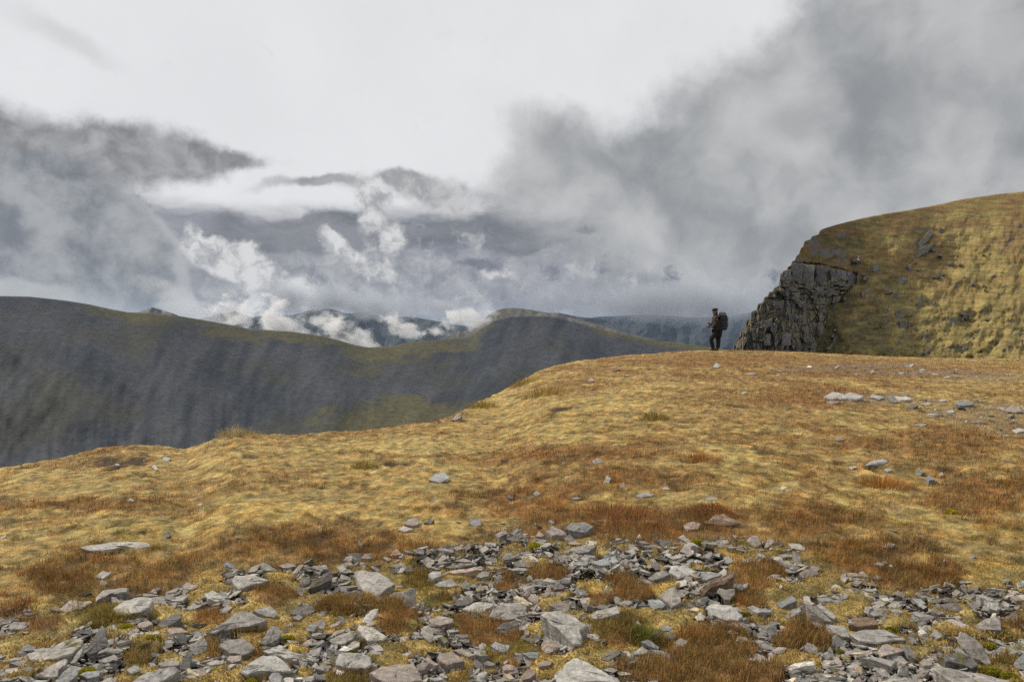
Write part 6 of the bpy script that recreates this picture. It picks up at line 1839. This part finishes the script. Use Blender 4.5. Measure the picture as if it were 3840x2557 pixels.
def build_person():
    X0, Y0, Z0 = hit([716], [350.2])
    y0 = 32.4
    x0 = (716 - 512) / F * y0
    z0 = float(ground_z(x0, y0)) + 0.0
    base = Vector((x0, y0, z0))
    k = 0.002
    def J(zx, zy, dep=0.0):     # joint from the drawing of the pose: 2 mm per unit, facing -x
        return ((zx - 690) * k, dep, (1285 - zy) * k)
    skin = plain_mat('skin', (0.22, 0.105, 0.07), 0.55, 0.08)
    jacket = plain_mat('dark_jacket', (0.028, 0.025, 0.025), 0.75, 0.5, 14)
    trousers = plain_mat('black_trousers', (0.014, 0.012, 0.014), 0.8, 0.4, 14)
    hatm = plain_mat('dark_green_hat', (0.022, 0.023, 0.018), 0.9, 0.3, 60)
    bootm = plain_mat('brown_boots', (0.055, 0.032, 0.020), 0.7, 0.4, 40)
    packm = plain_mat('blue_grey_pack', (0.105, 0.128, 0.160), 0.7, 0.35, 18)
    packd = plain_mat('dark_pack', (0.028, 0.031, 0.040), 0.75, 0.4, 18)
    pole = plain_mat('pole_metal', (0.03, 0.032, 0.036), 0.45, 0.2)
    black = plain_mat('black_plastic', (0.012, 0.012, 0.013), 0.45, 0.2)

    # body: pelvis, spine, neck, head, arms with hands, legs
    v = [J(712, 880), J(705, 780), J(695, 680), J(690, 600), J(678, 545), J(668, 500), J(668, 440),
         J(700, 598, 0.19), J(668, 705, 0.25), J(590, 770, 0.13), J(568, 782, 0.11),       # far arm
         J(692, 600, -0.19), J(672, 720, -0.26), J(598, 785, -0.12), J(572, 790, -0.09),   # near arm
         J(690, 905, -0.10), J(566, 1040, -0.12), J(616, 1215, -0.11), J(622, 1258, -0.11), J(585, 1270, -0.11),  # near, bent leg
         J(735, 905, 0.10), J(745, 1060, 0.11), J(732, 1215, 0.11), J(732, 1258, 0.11), J(700, 1272, 0.11)]
    e = [(0, 1), (1, 2), (2, 3), (3, 4), (4, 5), (5, 6), (3, 7), (7, 8), (8, 9), (9, 10), (3, 11), (11, 12), (12, 13), (13, 14),
         (0, 15), (15, 16), (16, 17), (17, 18), (18, 19), (0, 20), (20, 21), (21, 22), (22, 23), (23, 24)]
    r = [(0.10, 0.12), (0.09, 0.11), (0.09, 0.12), (0.07, 0.10), 0.055, 0.075, 0.085, 0.045, 0.035, 0.030, 0.036, 0.045, 0.035, 0.030, 0.036,
         0.06, 0.042, 0.03, 0.03, 0.025, 0.06, 0.042, 0.03, 0.03, 0.025]
    # fingers of both hands, curled round the grips
    for hand, dep in ((10, 0.11), (14, -0.09)):
        hx, hy = (568, 782) if hand == 10 else (572, 790)
        for q, ang in enumerate((-0.018, -0.006, 0.006, 0.018)):
            i0 = len(v)
            ln = (14, 17, 16, 12)[q]
            v += [J(hx - 20, hy + 6 + q * 5 - 8, dep + ang), J(hx - 20 - ln, hy + 10 + q * 5 - 8, dep + ang * 0.8), J(hx - 14 - ln, hy + 22 + q * 5 - 8, dep + ang * 0.5 - 0.012)]
            e += [(hand, i0), (i0, i0 + 1), (i0 + 1, i0 + 2)]
            r += [0.010, 0.009, 0.0085]
        i0 = len(v)
        v += [J(hx - 6, hy - 16, dep - 0.03), J(hx - 22, hy - 20, dep - 0.034)]
        e += [(hand, i0), (i0, i0 + 1)]
        r += [0.011, 0.0095]
    body = skin_mesh('person', v, e, r, 0, 2)
    body.materials.append(skin)
    person = link('person', body, skin, label='walker in dark clothes looking down at a device, standing on the plateau rim', category='person')
    person.location = base
    # face: nose, chin, ear and eye sockets as part of the head
    def child(name, me, mat, parent=person, **kw):
        o = link(name, me, mat, parent, **kw)
        return o
    # head shell (own smooth form over the skinned core)
    bm = bmesh.new()
    bmesh.ops.create_uvsphere(bm, u_segments=24, v_segments=18, radius=1.0)
    for q in bm.verts:
        c = q.co
        x, y, z = c.x, c.y, c.z
        fx = 0.098 * (1.0 - 0.12 * max(0, -z)); 
        nx = x * fx; ny = y * 0.075 * (1 - 0.18 * max(0, -z)); nz = z * 0.118
        if x < -0.55 and abs(y) < 0.35:                      # nose, brow, mouth, chin
            if -0.25 < z < 0.12: nx -= 0.022 * (1 - abs(y) / 0.35) * (1 - abs(z + 0.08) / 0.2)
            if 0.05 < z < 0.25: nx += 0.004
            if -0.75 < z < -0.5: nx -= 0.010 * (1 - abs(y) / 0.35)
        if x < -0.7 and 0.12 < abs(y) < 0.5 and -0.02 < z < 0.18: nx += 0.010
        if abs(y) > 0.88 and abs(z) < 0.3 and x > -0.3: ny *= 1.12      # ears
        q.co = (nx, ny, nz)
    bmesh.ops.transform(bm, matrix=Matrix.Translation(J(664, 480)) @ Matrix.Rotation(R(-12), 4, 'Y'), verts=bm.verts)
    hm = bpy.data.meshes.new('head'); bm.to_mesh(hm); bm.free()
    hm.polygons.foreach_set('use_smooth', [True] * len(hm.polygons))
    child('head', hm, skin)
    # close beard and hair at the nape
    hairm = plain_mat('brown_hair', (0.035, 0.020, 0.013), 0.9, 0.4, 80)
    bm = bmesh.new(); bmesh.ops.create_uvsphere(bm, u_segments=16, v_segments=12, radius=1.0)
    bmesh.ops.transform(bm, matrix=Matrix.Translation(J(690, 490)) @ Matrix.Diagonal((0.072, 0.072, 0.088, 1)), verts=bm.verts)
    me = bpy.data.meshes.new('hair'); bm.to_mesh(me); bm.free(); me.polygons.foreach_set('use_smooth', [True] * len(me.polygons))
    child('hair', me, hairm)
    # flat woollen hat with a small peak
    hat = lathe('hat', [(0.095, 0.0), (0.112, 0.01), (0.125, 0.04), (0.118, 0.075), (0.085, 0.105), (0.03, 0.116), (0.003, 0.117)], 20, 1.02, 0.86)
    hat.transform(Matrix.Translation(J(672, 452)) @ Matrix.Rotation(R(-8), 4, 'Y'))
    ho = child('hat', hat, hatm)
    peak = rounded_box('peak', (0.075, 0.13, 0.012), J(612, 442), (0, R(-14), 0), 0.005)
    child('peak', peak, hatm, ho)
    # jacket
    jv = [J(712, 905), J(705, 780), J(698, 690), J(694, 610), J(684, 556),
          J(702, 600, 0.20), J(670, 705, 0.26), J(600, 765, 0.14), J(696, 602, -0.20), J(674, 720, -0.27), J(606, 780, -0.13)]
    je = [(0, 1), (1, 2), (2, 3), (3, 4), (3, 5), (5, 6), (6, 7), (3, 8), (8, 9), (9, 10)]
    jr = [(0.185, 0.22), (0.185, 0.21), (0.185, 0.22), (0.150, 0.19), 0.10, 0.115, 0.095, 0.062, 0.118, 0.100, 0.064]
    jm = skin_mesh('jacket', jv, je, jr, 0, 2)
    jo = child('jacket', jm, jacket)
    col_ = lathe('collar', [(0.10, -0.05), (0.10, 0.02), (0.092, 0.05), (0.08, 0.055)], 16, 1.0, 0.95)
    col_.transform(Matrix.Translation(J(682, 548)))
    child('collar', col_, jacket, jo)
    # trousers
    tv = [J(716, 862), J(690, 910, -0.10), J(562, 1040, -0.12), J(588, 1130, -0.12), J(618, 1245, -0.11), J(738, 910, 0.10), J(752, 1060, 0.11), J(750, 1140, 0.11), J(740, 1248, 0.11)]
    te = [(0, 1), (1, 2), (2, 3), (3, 4), (0, 5), (5, 6), (6, 7), (7, 8)]
    tr = [(0.18, 0.21), 0.145, 0.105, 0.092, 0.086, 0.145, 0.108, 0.098, 0.092]
    child('trousers', skin_mesh('trousers', tv, te, tr, 0, 2), trousers)
    # boots
    for (hx, hy, dep) in ((622, 1252, -0.11), (732, 1254, 0.11)):
        bv = [J(hx, hy - 35, dep), J(hx + 8, hy + 6, dep), J(hx - 30, hy + 14, dep), J(hx - 68, hy + 18, dep)]
        bo = child('boot', skin_mesh('boot', bv, [(0, 1), (1, 2), (2, 3)], [0.075, (0.066, 0.072), (0.056, 0.066), (0.044, 0.058)], 0, 2), bootm)
        sole = rounded_box('sole', (0.27, 0.10, 0.026), J(hx - 26, hy + 38, dep), (0, 0, 0), 0.008)
        child('sole', sole, black, bo)
    # backpack: hung on the back, a thing of its own
    root = link('backpack', None, None, label='tall blue-grey backpack on the back of the walker', category='backpack')
    root.location = base
    main = rounded_box('main_bag', (0.33, 0.36, 0.66), J(832, 690), (0, R(4), 0), 0.07, 0.9, 4)
    child('main_bag', main, packd, root)
    child('lid', rounded_box('lid', (0.31, 0.35, 0.18), J(828, 520), (0, R(10), 0), 0.065, 0.8, 4), packm, root)
    child('front_pocket', rounded_box('front_pocket', (0.11, 0.27, 0.40), J(912, 690), (0, R(4), 0), 0.04, 0.85, 3), packm, root)
    for dep in (-0.19, 0.19):
        child('side_pocket', rounded_box('side_pocket', (0.17, 0.07, 0.24), J(842, 790, dep), (0, R(4), 0), 0.03, 0.9, 3), packd, root)
    for dep in (-0.12, 0.12):
        child('shoulder_strap', skin_mesh('shoulder_strap', [J(775, 600, dep), J(720, 562, dep), J(640, 590, dep), J(626, 680, dep), J(690, 790, dep * 1.5)],
                                          [(0, 1), (1, 2), (2, 3), (3, 4)], [(0.012, 0.03)] * 5, 0, 1), packd, root)
    child('hip_belt', skin_mesh('hip_belt', [J(800, 845, -0.13), J(700, 850, -0.19), J(625, 850, -0.08), J(622, 850, 0.08), J(700, 850, 0.19), J(800, 845, 0.13)],
                                [(0, 1), (1, 2), (2, 3), (3, 4), (4, 5)], [(0.012, 0.03)] * 6, 0, 1), packd, root)
    for dz in (0, 130):
        child('compression_strap', rod('compression_strap', J(770, 640 + dz, -0.182), J(920, 640 + dz, -0.15), 0.010, 0.010, 6), black, root)
    child('hanging_strap', rod('hanging_strap', J(925, 770, -0.03), J(922, 850, -0.03), 0.009, 0.007, 6), black, root)
    child('hanging_strap', rod('hanging_strap', J(868, 850, -0.1), J(880, 872, -0.1), 0.012, 0.008, 6), black, root)
    # two walking poles held in the hands
    for lab, a, b, dep in (('upper walking pole held slanting forward by the walker', (600, 728), (395, 872), 0.10), ('lower walking pole held slanting forward by the walker', (590, 758), (388, 913), -0.10)):
        pr = link('walking_pole', None, None, label=lab, category='walking pole', group='walking poles')
        pr.location = base
        A, B = Vector(J(*a, dep)), Vector(J(*b, dep))
        d = (B - A).normalized()
        child('shaft', rod('shaft', A, B, 0.0135, 0.011, 8), pole, pr)
        child('grip', rod('grip', A - d * 0.02, A + d * 0.12, 0.018, 0.015, 10), black, pr)
        child('basket', rod('basket', B - d * 0.075, B - d * 0.06, 0.026, 0.026, 12), black, pr)
        child('tip', rod('tip', B - d * 0.05, B + d * 0.015, 0.012, 0.004, 8), black, pr)
    ph = link('handheld_device', rounded_box('handheld_device', (0.045, 0.075, 0.14), (0, 0, 0), (0, R(-38), 0), 0.010), black,
              label='small black handheld device held up before the walker', category='device')
    ph.location = base + Vector(J(552, 722, 0.02))


build_person()
# ------------------------------------------------------------------ torn mist clinging to the ridge
def cloud_mat(name, dens, scale, lo, hi, stretch, col=(1, 1, 1, 1), seed=0.0):
    m = bpy.data.materials.new(name)
    m.use_nodes = True
    T = NT(m.node_tree)
    T.n.clear()
    o = T.new('ShaderNodeOutputMaterial')
    v = T.new('ShaderNodeVolumePrincipled')
    tc = T.new('ShaderNodeTexCoord')
    ob = tc.outputs['Object']
    geo = T.new('ShaderNodeNewGeometry')
    r = T.vm('LENGTH', ob)
    wv = T.map(geo.outputs['Position'], loc=(seed, seed, 0), scale=stretch)
    w1 = T.noise(wv, scale, 2, 0.5, color=True)
    wv2 = T.vm('ADD', wv, T.vm('SCALE', T.vm('SUBTRACT', w1, (.5, .5, .5)), scale=1.1 / scale))
    n = T.noise(wv2, scale * 1.4, 5, 0.62)
    f = T.m('SUBTRACT', T.m('ADD', n, 0.0), T.m('MULTIPLY', T.m('POWER', r, 2.0), 0.30))
    d = T.m('MULTIPLY', T.ramp(f, lo, hi), dens)
    T.put(v.inputs['Density'], d)
    v.inputs['Color'].default_value = col
    v.inputs['Anisotropy'].default_value = 0.35
    T.l.new(v.outputs[0], o.inputs['Volume'])
    return m


def cloud(px, py, rx, ry, depth, thick, rot, mat, label):
    bm = bmesh.new()
    bmesh.ops.create_icosphere(bm, subdivisions=2, radius=1.0)
    me = bpy.data.meshes.new('mist'); bm.to_mesh(me); bm.free()
    o = link('mist', me, mat, kind='stuff', label=label)
    o.location = ((px - 512) / F * depth, depth, -(py - HOR) / F * depth)
    o.rotation_euler = (0, R(rot), 0)
    o.scale = (rx / F * depth, thick, ry / F * depth)
    return o


C1 = cloud_mat('torn_cloud', 0.034, 0.0095, 0.40, 0.62, (1, 0.6, 1.2))
cloud(232, 309, 40, 26, 2700, 150, 30, C1, 'curl of white mist standing on the ridge crest')
cloud(276, 322, 62, 30, 2600, 190, 28, C1, 'bright torn mist spilling over the ridge crest')
cloud(342, 332, 66, 26, 2500, 170, 26, C1, 'ragged white mist in the saddle of the ridge')
cloud(398, 326, 46, 18, 2700, 120, 20, C1, 'thin shreds of mist before the dark mountain flank')
cloud(464, 320, 60, 19, 2330, 110, -14, C1, 'wisp of mist wrapped round the rounded summit')
C2 = cloud_mat('cloud_base', 0.0075, 0.0016, 0.28, 0.62, (1, 0.5, 1.2), (0.55, 0.58, 0.64, 1), 3000.0)
cloud(670, 301, 200, 26, 4000, 360, 2, C2, 'soft grey mist resting on the far blue mountains')
C4 = cloud_mat('ragged_base', 0.012, 0.0042, 0.34, 0.60, (1, 0.5, 1.2), (0.58, 0.61, 0.67, 1), 700.0)
cloud(350, 302, 200, 22, 3800, 300, 3, C4, 'ragged grey mist over the dark mountain flank')
C3 = cloud_mat('leaning_bank', 0.006, 0.0035, 0.30, 0.60, (1, 0.5, 1.0), (0.8, 0.82, 0.85, 1), 900.0)
cloud(178, 302, 72, 20, 2900, 260, 34, C3, 'pale bank of mist leaning on the ridge crest')


# ------------------------------------------------------------------ air
def build_haze():
    bm = bmesh.new()
    bmesh.ops.create_cube(bm, size=1.0)
    me = bpy.data.meshes.new('haze')
    bmesh.ops.scale(bm, vec=(25000, 25000, 640), verts=bm.verts)
    bm.to_mesh(me); bm.free()
    m = bpy.data.materials.new('thin_air')
    m.use_nodes = True
    T = NT(m.node_tree)
    T.n.clear()
    o = T.new('ShaderNodeOutputMaterial')
    v = T.new('ShaderNodeVolumePrincipled')
    v.inputs['Color'].default_value = (0.50, 0.64, 0.86, 1)
    v.inputs['Density'].default_value = 3.4e-5
    v.inputs['Anisotropy'].default_value = 0.1
    T.l.new(v.outputs[0], o.inputs['Volume'])
    ob = link('haze', me, m, kind='stuff', label='thin blue haze filling the air')
    ob.location = (0, 0, -125)      # from just under the valley floor to just above the highest summit
    return ob


build_haze()
